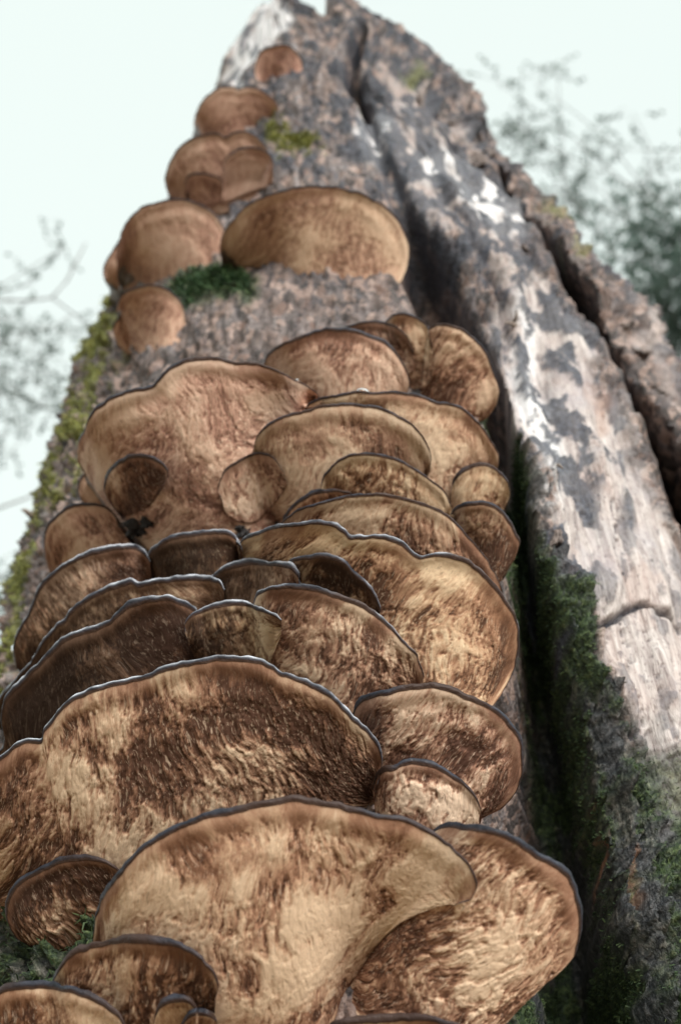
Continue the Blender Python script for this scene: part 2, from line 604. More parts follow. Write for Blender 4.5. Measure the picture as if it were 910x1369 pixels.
# --- dense front grid, coarser back
pitches = np.concatenate([np.linspace(rad(-46), rad(18), 70), np.linspace(rad(18.1), rad(73.6), 720)])
zz = CAM_Z + DIST * np.tan(pitches)
zz = zz[(zz > -0.0) & (zz < TOPZ + 0.5)]
zz = np.concatenate([[-0.05], zz])
th_f = np.linspace(rad(-100), rad(100), 620)
th_b = np.linspace(rad(100), rad(260), 60)[1:-1]
ths = np.concatenate([th_f, th_b])
TH, Z = np.meshgrid(ths, zz, indexing='xy')
# jagged broken top: rows near the top are squeezed under a ragged limit
P0 = surf(TH, Z, C_R(Z))
NXc, NYc = np.sin(TH), np.cos(TH)
notch = -0.23 * np.exp(-((TH + 0.02) / 0.20) ** 2) - 0.12 * sstep(0.35, 0.75, TH) * sstep(2.6, 1.4, TH)
ztop = TOPZ + notch + 0.05 * noise(NXc * 5, NYc * 5, 2.2) + 0.04 * noise(NXc * 17, NYc * 17, 4.4) - 0.4 * sstep(-0.1, -0.7, NYc)
kz = TOPZ - 0.9
Z = np.where(Z > kz, kz + (Z - kz) * (ztop - kz) / (zz[-1] - kz), Z)

# --- masks, placed by the photo regions they show in, then carried by the surface
RS = R_shape(TH, Z)
PP = surf(TH, Z, RS)
PX, PY = project(PP)
AX, AY, AZ = PP[..., 0], PP[..., 1], PP[..., 2]
wob = fbm(AX * 14, AY * 14, AZ * 9, 4)
PXw = PX + 16 * wob
PYw = PY + 16 * fbm(AX * 14 + 9, AY * 14, AZ * 9 + 4, 4)


def poly_mask(poly, soft=6.0):
    poly = np.array(poly, float)
    inside = np.zeros(PX.shape, bool)
    dmin = np.full(PX.shape, 1e9)
    m = len(poly)
    for k in range(m):
        x0, y0 = poly[k]; x1, y1 = poly[(k + 1) % m]
        cond = (y0 > PYw) != (y1 > PYw)
        xi = x0 + (PYw - y0) * (x1 - x0) / (y1 - y0 + 1e-9)
        inside ^= cond & (PXw < xi)
        ex, ey = x1 - x0, y1 - y0
        tt = np.clip(((PXw - x0) * ex + (PYw - y0) * ey) / (ex * ex + ey * ey), 0, 1)
        dmin = np.minimum(dmin, np.hypot(PXw - x0 - tt * ex, PYw - y0 - tt * ey))
    sd_ = np.where(inside, dmin, -dmin)
    return sstep(-soft, soft, sd_)


def line_mask(pts, w):
    pts = np.array(pts, float)
    dmin = np.full(PX.shape, 1e9)
    qx = PX + 5 * wob
    for k in range(len(pts) - 1):
        x0, y0 = pts[k]; x1, y1 = pts[k + 1]
        ex, ey = x1 - x0, y1 - y0
        tt = np.clip(((qx - x0) * ex + (PY - y0) * ey) / (ex * ex + ey * ey), 0, 1)
        dmin = np.minimum(dmin, np.hypot(qx - x0 - tt * ex, PY - y0 - tt * ey))
    return np.exp(-(dmin / w) ** 2)


facing = (np.cos(TH) > -0.1)
bare = np.zeros(PX.shape)
for pl, amt, soft in (
    ([(690, 335), (745, 372), (800, 470), (850, 570), (880, 650), (915, 720), (990, 900), (1000, 1010), (905, 1000), (860, 975), (832, 900), (812, 815), (790, 760), (760, 742),
      (745, 700), (742, 640), (715, 600), (688, 560), (690, 440)], 1.0, 7),
    ([(850, 960), (1010, 1000), (1030, 1130), (900, 1090), (868, 1030)], 0.55, 16),
    ([(290, 112), (330, -40), (372, -40), (386, 30), (360, 62), (332, 92), (326, 118)], 1.0, 8),
    ([(480, 135), (505, 130), (526, 160), (525, 192), (492, 196), (478, 165)], 1.0, 6),
    ([(556, 205), (600, 196), (650, 235), (708, 282), (690, 292), (630, 262), (575, 242)], 1.0, 6),
    ([(520, 90), (600, 150), (700, 290), (740, 370), (690, 400), (640, 350), (590, 290), (520, 240)], 0.6, 14),
    ([(655, 440), (700, 380), (720, 500), (700, 560), (672, 540)], 0.8, 10),
    ([(830, 400), (872, 450), (905, 540), (890, 545), (850, 470)], 0.5, 8),
):
    bare = np.maximum(bare, amt * poly_mask(pl, soft))
bare *= facing
glare = np.zeros(PX.shape)  # patches whose white glare is put into the colour
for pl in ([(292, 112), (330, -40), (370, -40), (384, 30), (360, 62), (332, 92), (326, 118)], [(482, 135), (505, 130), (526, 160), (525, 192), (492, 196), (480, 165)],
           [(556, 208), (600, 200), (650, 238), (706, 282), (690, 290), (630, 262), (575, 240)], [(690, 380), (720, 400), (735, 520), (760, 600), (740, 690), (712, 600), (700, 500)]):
    glare = np.maximum(glare, poly_mask(pl, 12))
glare *= facing
st_n = fbm(AX * 26, AY * 26, AZ * 13, 5, 0.6)
st_l = fbm(AX * 7 + 3, AY * 7, AZ * 4, 3)
col_reg = poly_mask([(380, -20), (520, -20), (610, 120), (700, 280), (760, 370), (830, 520), (860, 600), (800, 640), (800, 800), (790, 860), (720, 860), (690, 600), (660, 440), (560, 300), (420, 180)], 12)
stain_shade = sstep(-0.10, 0.06, st_n + 0.45 * st_l + 0.02) * col_reg * 0.97
stain_shade = np.maximum(stain_shade, 0.9 * poly_mask([(830, 500), (848, 520), (862, 640), (858, 700), (840, 690), (834, 600)], 10) * sstep(-0.25, 0.15, st_n))
stain_shade = np.maximum(stain_shade, 0.95 * poly_mask([(668, 560), (740, 600), (735, 700), (745, 790), (700, 800), (672, 640)], 10) * sstep(-0.12, 0.1, st_n))
stain_shade = np.maximum(stain_shade, 0.75 * poly_mask([(545, 270), (600, 290), (640, 400), (690, 440), (690, 560), (650, 470), (570, 420), (545, 350)], 12) * sstep(-0.3, 0.1, st_n))  # upper fold: stained wall together with its shade, put into the colour
stain_shade = np.maximum(stain_shade, 0.85 * sstep(0.05, 0.25, st_n + 0.5 * st_l) * sstep(420, 300, PY) * (PX > 300))
stain_shade = np.maximum(stain_shade, 0.8 * sstep(-0.05, 0.2, st_n + 0.4 * st_l) * sstep(0, 25, PX - np.interp(PY, [150, 300, 440, 600, 700], [620, 735, 835, 920, 960])) * (PY < 720))
stain_shade = np.maximum(stain_shade, 0.55 * sstep(0.22, 0.42, st_n) * (PX > 700) * (PY > 700))
crack = line_mask([(793, 815), (812, 822), (832, 817), (850, 804), (868, 800), (888, 808), (930, 828)], 4.0)
crack = np.maximum(crack, line_mask([(800, 822), (812, 870), (834, 930), (850, 965)], 3.0))
stain_shade = np.maximum(stain_shade, np.minimum(1, crack * 1.3)) * facing

mn = fbm(AX * 22 + 31, AY * 22, AZ * 12, 4, 0.6)
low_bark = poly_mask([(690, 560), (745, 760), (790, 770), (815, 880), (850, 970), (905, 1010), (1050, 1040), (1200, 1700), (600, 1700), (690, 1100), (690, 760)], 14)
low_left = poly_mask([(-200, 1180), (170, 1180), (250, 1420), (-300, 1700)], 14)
moss = np.maximum(low_bark * sstep(-0.25, 0.35, mn + 0.08), low_left * sstep(-0.3, 0.2, mn)) * (1 - 0.85 * bare)
moss = np.maximum(moss, poly_mask([(640, 520), (690, 540), (705, 640), (715, 760), (690, 860), (660, 740), (650, 600)], 10) * sstep(-0.25, 0.2, mn))
moss = np.maximum(moss, poly_mask([(225, 372), (300, 345), (345, 370), (330, 400), (245, 412)], 8) * 0.9)
left_edge = poly_mask([(-60, 1000), (-40, 800), (20, 660), (80, 480), (140, 400), (170, 430), (140, 520), (120, 620), (60, 700), (45, 800), (30, 960)], 12)
ymoss = left_edge * sstep(0.04, 0.34, mn + 0.4 * st_l) * 0.95
ymoss = np.maximum(ymoss, 0.8 * poly_mask([(345, 175), (375, 150), (412, 185), (425, 205), (385, 210)], 10) * sstep(-0.3, 0.2, mn))
ymoss = np.maximum(ymoss, 0.6 * poly_mask([(540, 95), (570, 95), (575, 112), (545, 112)], 8))
ymoss = np.maximum(ymoss, 0.5 * poly_mask([(720, 272), (760, 290), (800, 340), (780, 345), (730, 300)], 8) * sstep(-0.1, 0.2, mn))
stain_shade = np.maximum(stain_shade, 0.6 * low_bark * sstep(0.0, 0.4, fbm(AX * 34, AY * 34, AZ * 16 + 7, 4, 0.6) + 0.3 * st_l)) * facing  # darkens the low bark: its shade painted in as dark blotches
moss *= facing
ymoss *= facing
rust = poly_mask([(768, 985), (782, 988), (790, 1015), (797, 1045), (790, 1075), (778, 1070), (786, 1035), (775, 1010)], 4) * 0.85
rust = np.maximum(rust, 0.6 * poly_mask([(845, 1090), (856, 1100), (850, 1180), (840, 1150)], 5))
rust = np.maximum(rust, 0.35 * poly_mask([(800, 500), (822, 520), (830, 560), (815, 560)], 7)) * facing

# --- relief
ridge = fbm(NXc * 9 + 0.4 * wob, NYc * 9, AZ * 2.2, 5, 0.58)
plate = 1 - np.abs(fbm(AX * 22, AY * 22, AZ * 9 + 5, 4, 0.55))
crumb = fbm(AX * 65, AY * 65, AZ * 42, 4, 0.6)
fine = fbm(AX * 170, AY * 170, AZ * 100, 2, 0.6)
flakes = np.floor(3.0 * (noise(AX * 36, AY * 36, AZ * 17) + 0.8 * crumb)) / 3.0
bk = 1 - bare
lowz = np.maximum(low_bark, low_left)
fis = sstep(0.90, 0.99, plate) * bk
rel = -0.008 * fis + bk * ((1 + 0.7 * lowz) * 0.003 * crumb + 0.004 * lowz * fine + 0.011 * ridge + 0.006 * (plate - 0.75) + 0.0070 * crumb + 0.0022 * fine + 0.0035 * flakes)
rel += bare * (-0.010 + 0.004 * fbm(NXc * 24, NYc * 24, AZ * 1.6, 3) + 0.0012 * crumb)
rel += 0.004 * stain_shade * sstep(0.1, 0.4, st_n) - 0.016 * crack
rel += 0.006 * np.maximum(moss, ymoss) * (0.6 + crumb)
split = sstep(0.035, 0.0, np.abs(noise(TH * 15 + 0.5 * wob + 3, Z * 1.1, 7.7))) * sstep(0.0, 0.25, noise(TH * 7, Z * 3.5, 1.9))
split = np.maximum(split, 0.8 * sstep(0.03, 0.0, np.abs(noise(TH * 30 + 0.6 * wob, Z * 2.2, 4.7))) * sstep(0.1, 0.3, noise(TH * 9, Z * 5, 11.9)))
rel -= 0.009 * split * bare
stain_shade = np.maximum(stain_shade, np.maximum(0.75 * split * bare, 0.6 * fis * facing))
rel *= np.where(facing, 1, 0.6) * (0.52 + 0.48 * np.maximum(sstep(540, 640, PX), sstep(220, 150, PX)))
gro = np.zeros_like(TH)
for q, (zg_, tg_, wg_, dg_) in enumerate(GROOVES):
    g = (TH - np.interp(Z, zg_, tg_)) * C_R(Z) / np.interp(Z, zg_, wg_)
    gro = np.maximum(gro, np.exp(-np.abs(g) ** 3) * np.clip(np.interp(Z, zg_, dg_) / 0.1, 0, 1))
rel *= 1 - 0.75 * gro
lump = sstep(0.0, 40, PX - np.interp(PY, [0, 250, 420, 600, 900, 1369], [480, 560, 640, 690, 720, 790])) * facing
RT = RS + rel + lump * (0.022 * fbm(TH * 4.5 + 0.8 * Z, Z * 3.2, 3.1, 3, 0.55) + 0.010 * fbm(TH * 13 + 1.5 * Z, Z * 5, 8.1, 3, 0.55)) * (1 - 0.4 * gro)
VT = surf(TH, Z, RT)
# the two clefts run back into the wood, a little to the right
for q, (dx_, dy_) in ((0, (0.20, 0.98)), (1, (0.36, 0.93))):
    zg_, tg_, wg_, dg_ = GROOVES[q]
    wv = 0.30 * noise(Z * 5, 2.2, q + 0.5) + 0.14 * noise(Z * 17, 1.2, q + 0.5) + 0.07 * noise(Z * 60, 1.2, q + 0.5)
    wid_ = np.interp(Z, zg_, wg_) * (1 + 0.45 * noise(Z * 7, 8.2, q + 0.5))
    g = (TH - np.interp(Z, zg_, tg_)) * C_R(Z) / wid_ + 1.3 * wv
    right = (1.4 + 0.9 * sstep(CAM_Z + 0.9, CAM_Z + 0.6, Z)) if q == 0 else 1.25
    pf = np.where(g < 0, np.exp(-np.abs(g) ** 4), 0.62 * np.exp(-np.abs(g) ** 3.2) + 0.38 * np.exp(-np.abs(g / right) ** 2.2))
    pr = np.interp(Z, zg_, dg_) * sstep(zg_[0] - 0.25, zg_[0], Z) * pf
    VT = VT + pr[..., None] * np.array([dx_, dy_, 0.0])
nz, nt = TH.shape
verts = VT.reshape(-1, 3)
faces = grid_faces(nz, nt, wrap=True)
# rotten hollow top
last = (nz - 1) * nt
rings = [verts]
cen = VT[-1].mean(0)
fcs = [faces]
prev = np.arange(last, last + nt)
cnt = len(verts)
for q, (s, dz) in enumerate(((0.9, -0.02), (0.75, -0.12), (0.35, -0.3), (0.02, -0.3))):
    v = cen + (VT[-1] - cen) * np.array([s, s, 1.0])
    v[:, 2] = VT[-1][:, 2] * (1 - 0.25 * q) + (kz + 0.3) * 0.25 * q + dz + 0.02 * noise(v[:, 0] * 20, v[:, 1] * 20, q)
    rings.append(v)
    cur = np.arange(cnt, cnt + nt)
    nx = np.roll(np.arange(nt), -1)
    fcs.append(np.stack([prev, prev[nx], cur[nx], cur], -1))
    prev = cur
    cnt += nt
tree = empty('dead_tree', (float(C_X(0.0)), float(C_R(0.0)), 0.0),
             'tall broken dead tree trunk with mossy bark and a bare pale wood column', 'tree')
vall = np.concatenate(rings)
trunk = link_mesh('trunk', vall, np.concatenate(fcs), M_TRUNK, tree)
pad = len(vall) - len(verts)
for nm, v in (('bare', bare), ('moss', moss), ('ymoss', ymoss), ('stain_shade', stain_shade), ('crumb', crumb), ('rust', rust), ('glare', glare), ('low_shade', np.maximum(low_bark, low_left) * facing)):
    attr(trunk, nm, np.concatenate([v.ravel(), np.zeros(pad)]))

# normals and a lookup for things growing on the bark
GDU = np.gradient(VT, axis=1)
GDV = np.gradient(VT, axis=0)
NRM = np.cross(GDU, GDV)
NRM /= np.linalg.norm(NRM, axis=-1, keepdims=True) + 1e-12

# ------------------------------------------------------------------ bracket fungi
# each: rim outline (left to right over the top) and attachment line (left to right), as seen in the photo;
# the attachment is dropped onto the trunk (or onto the bracket it grows from), the rim onto the bracket's shelf plane.
def catmull(pts, n):
    p = np.array(pts, float)
    p = np.vstack([2 * p[0] - p[1], p, 2 * p[-1] - p[-2]])
    out = []
    for k in range(1, len(p) - 2):
        t = np.linspace(0, 1, 16, endpoint=False)[:, None]
        # centripetal-ish: tension keeps the notches crisp
        m1 = 0.42 * (p[k + 1] - p[k - 1]); m2 = 0.42 * (p[k + 2] - p[k])
        out.append((2 * t ** 3 - 3 * t ** 2 + 1) * p[k] + (t ** 3 - 2 * t ** 2 + t) * m1 + (-2 * t ** 3 + 3 * t ** 2) * p[k + 1] + (t ** 3 - t ** 2) * m2)
    out = np.vstack(out + [p[-2][None]])
    s = np.concatenate([[0], np.cumsum(np.linalg.norm(np.diff(out, axis=0), axis=1))])
    u = np.linspace(0, s[-1], n)
    return np.stack([np.interp(u, s, out[:, 0]), np.interp(u, s, out[:, 1])], -1), s[-1]


def interp_grid(G, ui, vi):
    """bilinear lookup of a coarse grid G[nu, nv, ...] at fractional rows ui, columns vi"""
    nu, nv = G.shape[:2]
    a = np.clip(ui * (nu - 1), 0, nu - 1 - 1e-6); b = np.clip(vi * (nv - 1), 0, nv - 1 - 1e-6)
    i = a.astype(int); j = b.astype(int)
    fa = (a - i)[..., None]; fb = (b - j)[..., None]
    return (G[i, j] * (1 - fa) * (1 - fb) + G[i + 1, j] * fa * (1 - fb) + G[i, j + 1] * (1 - fa) * fb + G[i + 1, j + 1] * fa * fb)


BVHS = []


def first_hit(o, d):
    t = 1e9
    for b in BVHS:
        h = b.ray_cast(Vector(o), Vector(d))
        if h[3] is not None and h[3] < t:
            t = h[3]
    return t


def smooth1(a, k):
    if k < 1:
        return a
    w = np.hanning(2 * k + 3)[1:-1]
    w /= w.sum()
    return np.convolve(np.pad(a, k, mode='edge'), w, 'valid')


NU, NV = 48, 16
BRK = {}


def bracket(key, label, rim, base, tilt=28, silver=0.0, dusk=0.0, on=False, scrape=0.5, warm=0.7, contrast=1.0, pale=0.0, lip=1.0, seed=None, bulge=0.045, front=0.012,
            fine=1.0, patch=4.0, group='bracket fungi on the dead trunk'):
    sd_ = seed if seed is not None else (len(BRK) + 1)
    rp, rl = catmull(rim, NU)
    bp, bl = catmull(base, NU)
    tb, Pb = base_hit(bp[:, 0], bp[:, 1], f_full)
    ok = ~np.isnan(tb)
    if not ok.all():
        idx = np.arange(NU)
        tb = np.interp(idx, idx[ok], tb[ok]) if ok.any() else np.full(NU, 1.2)
    rb = ray(bp[:, 0], bp[:, 1])
    tb = tb + 0.012
    if on:
        for k in range(NU):
            h = first_hit(CAM, rb[k])
            if h < tb[k]:
                tb[k] = h + 0.006
    tb = smooth1(tb, 3)
    Pb = CAM + rb * tb[:, None]
    mid = Pb[NU // 4: 3 * NU // 4].mean(0)
    th, _ = to_tz(mid)
    out = np.array([math.sin(th), -math.cos(th), 0.0]) * 0.6 + np.array([CAM[0] - mid[0], CAM[1] - mid[1], 0]) / np.linalg.norm(CAM[:2] - mid[:2]) * 0.4
    out /= np.linalg.norm(out)
    tl_ = rad(tilt)
    dpl = out * math.cos(tl_) + np.array([0, 0, 1]) * math.sin(tl_)
    upv = -out * math.sin(tl_) + np.array([0, 0, 1]) * math.cos(tl_)
    rr = ray(rp[:, 0], rp[:, 1])
    den = rr @ upv
    tr = ((mid - CAM) @ upv) / np.where(np.abs(den) < 0.05, 0.05, den)
    ui = np.linspace(0, 1, NU)
    tr = np.clip(tr, tb.min() - 0.45, tb.max() + 0.05)
    we = np.maximum(1 - sstep(0, 0.16, ui), 1 - sstep(0, 0.16, 1 - ui))
    trb = np.interp(ui, [0, 1], [tb[0], tb[-1]])
    tr = tr * (1 - we) + np.minimum(tr, trb) * we * 0.5 + trb * we * 0.5
    ex = np.array([first_hit(CAM, rr[k]) for k in range(NU)])
    tr2 = np.minimum(tr, ex - front)
    tr = np.minimum(smooth1(tr2, 2), tr2 + 0.004)
    Pr = CAM + rr * tr[:, None]
    # coarse shelf, pushed forward wherever an earlier bracket would cut through it
    vi = np.linspace(0, 1, NV)
    Lc = np.linalg.norm(Pr - Pb, axis=1)
    G = Pb[:, None] + (Pr - Pb)[:, None] * vi[None, :, None]
    bul = (np.sin(np.pi * vi ** 0.8) * bulge)[None, :] * Lc[:, None] * sstep(0, 0.1, np.minimum(ui, 1 - ui))[:, None]
    G = G - upv * bul[..., None]
    dr = G - CAM
    tg = np.linalg.norm(dr, axis=-1)
    dr = dr / tg[..., None]
    corr = np.ones((NU, NV))
    for a in range(NU):
        for b in range(2, NV):
            h = first_hit(CAM, dr[a, b])
            if h < tg[a, b] + 0.004:
                corr[a, b] = (h - 0.004) / tg[a, b]
    BVHS.append(BVHTree.FromPolygons([tuple(p) for p in (CAM + dr * (tg * corr)[..., None]).reshape(-1, 3)], [tuple(map(int, f)) for f in grid_faces(NU, NV)]))
    # fine grid
    bb = np.vstack([rp, bp])
    wpx = max(rl, 40); hpx = max(np.linalg.norm(rp - bp, axis=1).max(), 20)
    nu = int(np.clip(wpx / 1.9, 48, 420)); nv = int(np.clip(hpx / 1.9, 24, 200))
    uf = np.linspace(0, 1, nu); vf = np.linspace(0, 1, nv)
    UU, VV = np.meshgrid(uf, vf, indexing='ij')
    rpf, _ = catmull(rim, nu)
    bpf, _ = catmull(base, nu)
    trf = np.interp(uf, ui, tr); tbf = np.interp(uf, ui, tb)
    px_m = np.median(trf) / FPX
    # small waviness of the growing margin
    e = np.arange(nu) * (rl / nu) * px_m
    jit = (0.0022 * noise(e * 35, sd_ * 3.1, 0.2) + 0.0007 * noise(e * 130, sd_ * 3.1, 5.2)) / px_m
    jit -= 0.005 / px_m * np.clip(noise(e * 55, sd_ * 8.1, 9.2) - 0.42, 0, 0.6)
    jit *= sstep(0, 0.05, np.minimum(uf, 1 - uf))
    tang = np.gradient(rpf, axis=0)
    tang /= np.linalg.norm(tang, axis=1, keepdims=True) + 1e-9
    rpf = rpf + jit[:, None] * np.stack([tang[:, 1], -tang[:, 0]], -1)
    Prf = CAM + ray(rpf[:, 0], rpf[:, 1]) * trf[:, None]
    Pbf = CAM + ray(bpf[:, 0], bpf[:, 1]) * tbf[:, None]
    Lf = np.linalg.norm(Prf - Pbf, axis=1)
    S = Pbf[:, None] + (Prf - Pbf)[:, None] * vf[None, :, None]
    bul = (np.sin(np.pi * VV ** 0.8) * bulge) * Lf[:, None] * sstep(0, 0.1, np.minimum(UU, 1 - UU))
    arc = np.concatenate([[0], np.cumsum(np.linalg.norm(np.diff(Prf, axis=0), axis=1))])
    # texture space that fans out from the attachment: metres along the rim x metres from the base
    fan = 0.35 + 0.65 * VV
    amid = arc[nu // 2]
    um = amid + (arc[:, None] - amid) * fan
    vm = VV * Lf[:, None]
    edge_d = (1 - VV) * Lf[:, None] / float(np.clip(Lf.max() / 0.14, 0.28, 1.0))   # metres inside the rim, thinner bands on small brackets
    w1 = noise(um * 14, vm * 14, sd_ * 1.7) * 0.014 + noise(um * 60, vm * 45, sd_ * 1.3) * 0.0030
    w2 = noise(um * 22 + 40, vm * 22, sd_ * 1.7 + 8) * 0.012 + noise(um * 90, vm * 60, sd_ * 2.9) * 0.004
    uw, vw = um + w1, vm + w2
    lowp = fbm(uw * patch * 3.4, vw * patch * 3.0, sd_ * 2.3, 3, 0.55)
    big = noise(um * 7, vm * 7, sd_ * 9.3)
    zone = fbm(um * 5, edge_d * 34 + 0.5 * lowp, sd_ * 4.1, 2)
    strk = fbm(uw * 250, vw * 80, sd_ * 1.1, 3, 0.6)
    strk2 = fbm(uw * 380, vw * 120, sd_ * 1.1 + 4, 2, 0.6)
    t1, o1, e1 = worley(uw * 185 + 0.35 * strk, vw * 52, sd_)
    t2, o2, e2 = worley(uw * 360 + 0.35 * strk2, vw * 110, sd_ + 50)
    inner = sstep(0.003, 0.020, edge_d + 0.012 * lowp)
    fe = (0.55 * (t1 - 0.5) + 0.45 * (t2 - 0.5))                      # feather tone
    tip = 0.5 * o1 + 0.35 * o2                                        # each feather lifts towards its tip
    gap = 1 - sstep(0.0, 0.16, np.minimum(e1, e2 + 0.05))
    bias = (scrape - 0.5) * 1.2 + 0.55 * lowp + 0.30 * big + 0.38 * contrast * np.exp(-((edge_d - 0.028) / 0.022) ** 2) * sstep(-0.2, 0.25, noise(um * 16, vm * 9, sd_ * 6.1)) * (0.3 + scrape)
    tear = sstep(-0.20, 0.24, 0.9 * fe + 0.45 * strk + bias)
    smooth_p = sstep(0.22, 0.5, bias + 0.2 * strk)                    # unbroken pale patches
    amt = inner * (1 - 0.55 * smooth_p)
    flake = 0.42 + contrast * (0.25 * (tear - 0.5) * (0.4 + 0.6 * inner) + 0.17 * lowp + 0.15 * sstep(0.12, 0.30, lowp + 0.25 * strk) - 0.13 * sstep(0.10, 0.34, -lowp + 0.25 * strk) + 0.12 * big + 0.08 * zone
                               + amt * (0.30 * fe + 0.18 * tip + 0.10 * strk2 - 0.16 * gap))
    flake = flake + (scrape - 0.5) * 0.20 + (0.10 + 0.16 * abs(math.sin(sd_ * 2.7))) * min(1.0, scrape * 1.6) * (1 - inner) + 0.16 * contrast * zone * (1 - inner)
    relief = contrast * fine * amt * (0.0008 * fe + 0.0011 * tip + 0.0005 * strk - 0.0006 * gap) + 0.0003 * tear * inner + 0.0018 * lowp
    growth = 0.0016 * float(np.clip(Lf.max() / 0.14, 0.2, 1.0)) * np.sin(edge_d * 260 + 2.0 * noise(um * 9, 0.3, sd_)) * np.exp(-edge_d / 0.02)
    fold = 0.0025 * noise(arc[:, None] * 16 + 0 * VV, sd_ * 7.7, 0.4) * VV ** 1.5
    N = -upv
    S = S + N * (bul + relief + growth + fold * sstep(0, 0.1, np.minimum(UU, 1 - UU)))[..., None]
    cf = interp_grid(corr[..., None], UU, VV)[..., 0]
    cf = np.minimum(cf, 1.0)
    S = CAM + (S - CAM) * cf[..., None]
    root = empty('bracket_fungus', tuple(float(q) for q in mid), label, 'fungus', group)
    pore = link_mesh('pore_surface', S.reshape(-1, 3), grid_faces(nu, nv, flip=False), M_PORE, root)
    attr(pore, 'flake', np.clip(flake, 0, 1))
    edge_a = np.clip(1 - edge_d / 0.14, 0, 1)
    attr(pore, 'edge', edge_a)
    attr(pore, 'amt', amt)
    attr(pore, 'dusk', np.clip(dusk * (1.05 - 0.55 * sstep(0.45, 0.95, UU)) * (1 - 0.8 * sstep(0.15, 0.4, bias + 0.35 * strk)), 0, 1) * np.ones(S.shape[:2]))  # painted shade, weaker towards the right end and on torn patches
    rv = np.random.default_rng(sd_ * 7 + 3)
    tn = 0.86 + 0.26 * rv.random()
    attr_vec(pore, 'tone', np.tile([tn, tn * (0.95 + 0.05 * rv.random()), tn * (0.94 + 0.10 * rv.random())], (S.shape[0] * S.shape[1], 1)))
    attr(pore, 'warm', np.full(S.shape[:2], np.clip(warm + 0.2 * (rv.random() - 0.5), 0, 1)))
    attr(pore, 'pale', pale * sstep(-0.1, 0.35, lowp) * np.ones(S.shape[:2]))
    attr_vec(pore, 'uv3', np.stack([uw, vw, np.full_like(uw, sd_ * 0.37)], -1).reshape(-1, 3))
    # margin: rounded lip round the rim
    rimP = S[:, -1]
    dirv = rimP - S[:, max(nv - 6, 0)]
    dirv -= (dirv @ upv)[:, None] * upv
    dirv /= np.linalg.norm(dirv, axis=1, keepdims=True) + 1e-9
    for ax in range(3):
        dirv[:, ax] = smooth1(dirv[:, ax], 4)
    dirv /= np.linalg.norm(dirv, axis=1, keepdims=True) + 1e-9
    hh = 0.0046 * lip * (1 + 0.55 * noise(arc * 26, sd_, 1.1) + 0.15 * noise(arc * 150, sd_, 2.1)) * (0.35 + 0.65 * sstep(0, 0.06, np.minimum(uf, 1 - uf))) * (1 - (0.0 if silver > 0.9 else 0.5) * sstep(0.55, 0.9, uf))
    prof = []
    na = 9
    inn = S[:, -2]
    for a in np.linspace(-90, 90, na):
        ar = rad(a)
        p = rimP + dirv * (hh * 0.55 * math.cos(ar))[:, None] + upv * (hh * 0.5 * (1 + math.sin(ar)) - 0.0006)[:, None]
        p = p + dirv * (0.0008 * noise(arc * 90, a * 0.02, sd_ * 2.0))[:, None]
        prof.append(p)
    Mv = np.stack([inn + upv * -0.0004] + prof, 1)
    mo = link_mesh('margin', Mv.reshape(-1, 3), grid_faces(nu, na + 1), M_MARGIN, root)
    un = np.concatenate([[1.0], np.clip(1 - np.linspace(0, 1, na) * 5, 0, 1)])
    attr(mo, 'under', np.maximum(un[None, :], (0.0 if silver > 0.9 else 0.8) * np.maximum(sstep(0.6, 0.9, uf), sstep(0.05, 0.4, noise(arc * 13, sd_ * 2.0, 4.4)))[:, None]))
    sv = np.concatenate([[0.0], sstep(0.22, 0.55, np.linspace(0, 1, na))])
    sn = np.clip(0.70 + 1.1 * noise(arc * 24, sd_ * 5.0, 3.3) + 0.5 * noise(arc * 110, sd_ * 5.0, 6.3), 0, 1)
    attr(mo, 'silver', silver * sv[None, :] * sn[:, None])  # where the painted sky highlight lies along the lip
    # cap: upper side, back to the trunk
    nc = 14
    us = np.unique(np.linspace(0, nu - 1, min(nu, 90)).astype(int))
    q = np.linspace(0, 1, nc)
    top_r = Mv[us, -1]
    top_b = Pbf[us] + upv * 0.028 * min(1.0, lip + 0.2) - dirv[us] * 0.03
    Cv = top_r[:, None] + (top_b - top_r)[:, None] * q[None, :, None]
    Cv = Cv + upv * (0.008 * np.sin(np.pi * np.minimum(1, q * 1.4)) + 0.0025 * np.sin(q * 26))[None, :, None] * sstep(0, 0.2, np.minimum(uf[us], 1 - uf[us]))[:, None, None]
    co = link_mesh('cap', Cv.reshape(-1, 3), grid_faces(len(us), nc), M_CAP, root)
    uu = np.repeat(arc[us][:, None], nc, 1)
    attr_vec(co, 'uv3', np.stack([uu, q[None, :] * Lf[us][:, None], np.full_like(uu, sd_)], -1).reshape(-1, 3))
    BRK[key] = (root, S, Mv)
    return root


B = bracket
UPK = dict(warm=0.0, contrast=0.5, scrape=0.64, fine=0.8, lip=0.42, bulge=0.0)
MID = dict(warm=0.35, contrast=1.0, scrape=0.62, lip=0.52, bulge=0.025)
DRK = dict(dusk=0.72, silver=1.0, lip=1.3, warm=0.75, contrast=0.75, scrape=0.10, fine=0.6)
B('f01', 'small round tan bracket highest of all on the trunk, alone below the broken top',
  [(347, 114), (340, 98), (341, 82), (350, 68), (368, 60), (386, 61), (399, 72), (405, 88), (401, 102), (393, 109)],
  [(349, 114), (360, 110), (372, 107), (383, 109), (392, 110)], **UPK)
B('f02', 'tan two-lobed bracket just under the small round topmost one',
  [(259, 182), (261, 160), (264, 147), (272, 133), (283, 124), (293, 117), (303, 115), (313, 116), (319, 120), (326, 117), (338, 116), (354, 124), (366, 133), (373, 145), (369, 153), (361, 158)],
  [(262, 190), (285, 196), (310, 190), (335, 175), (361, 160)], **UPK)
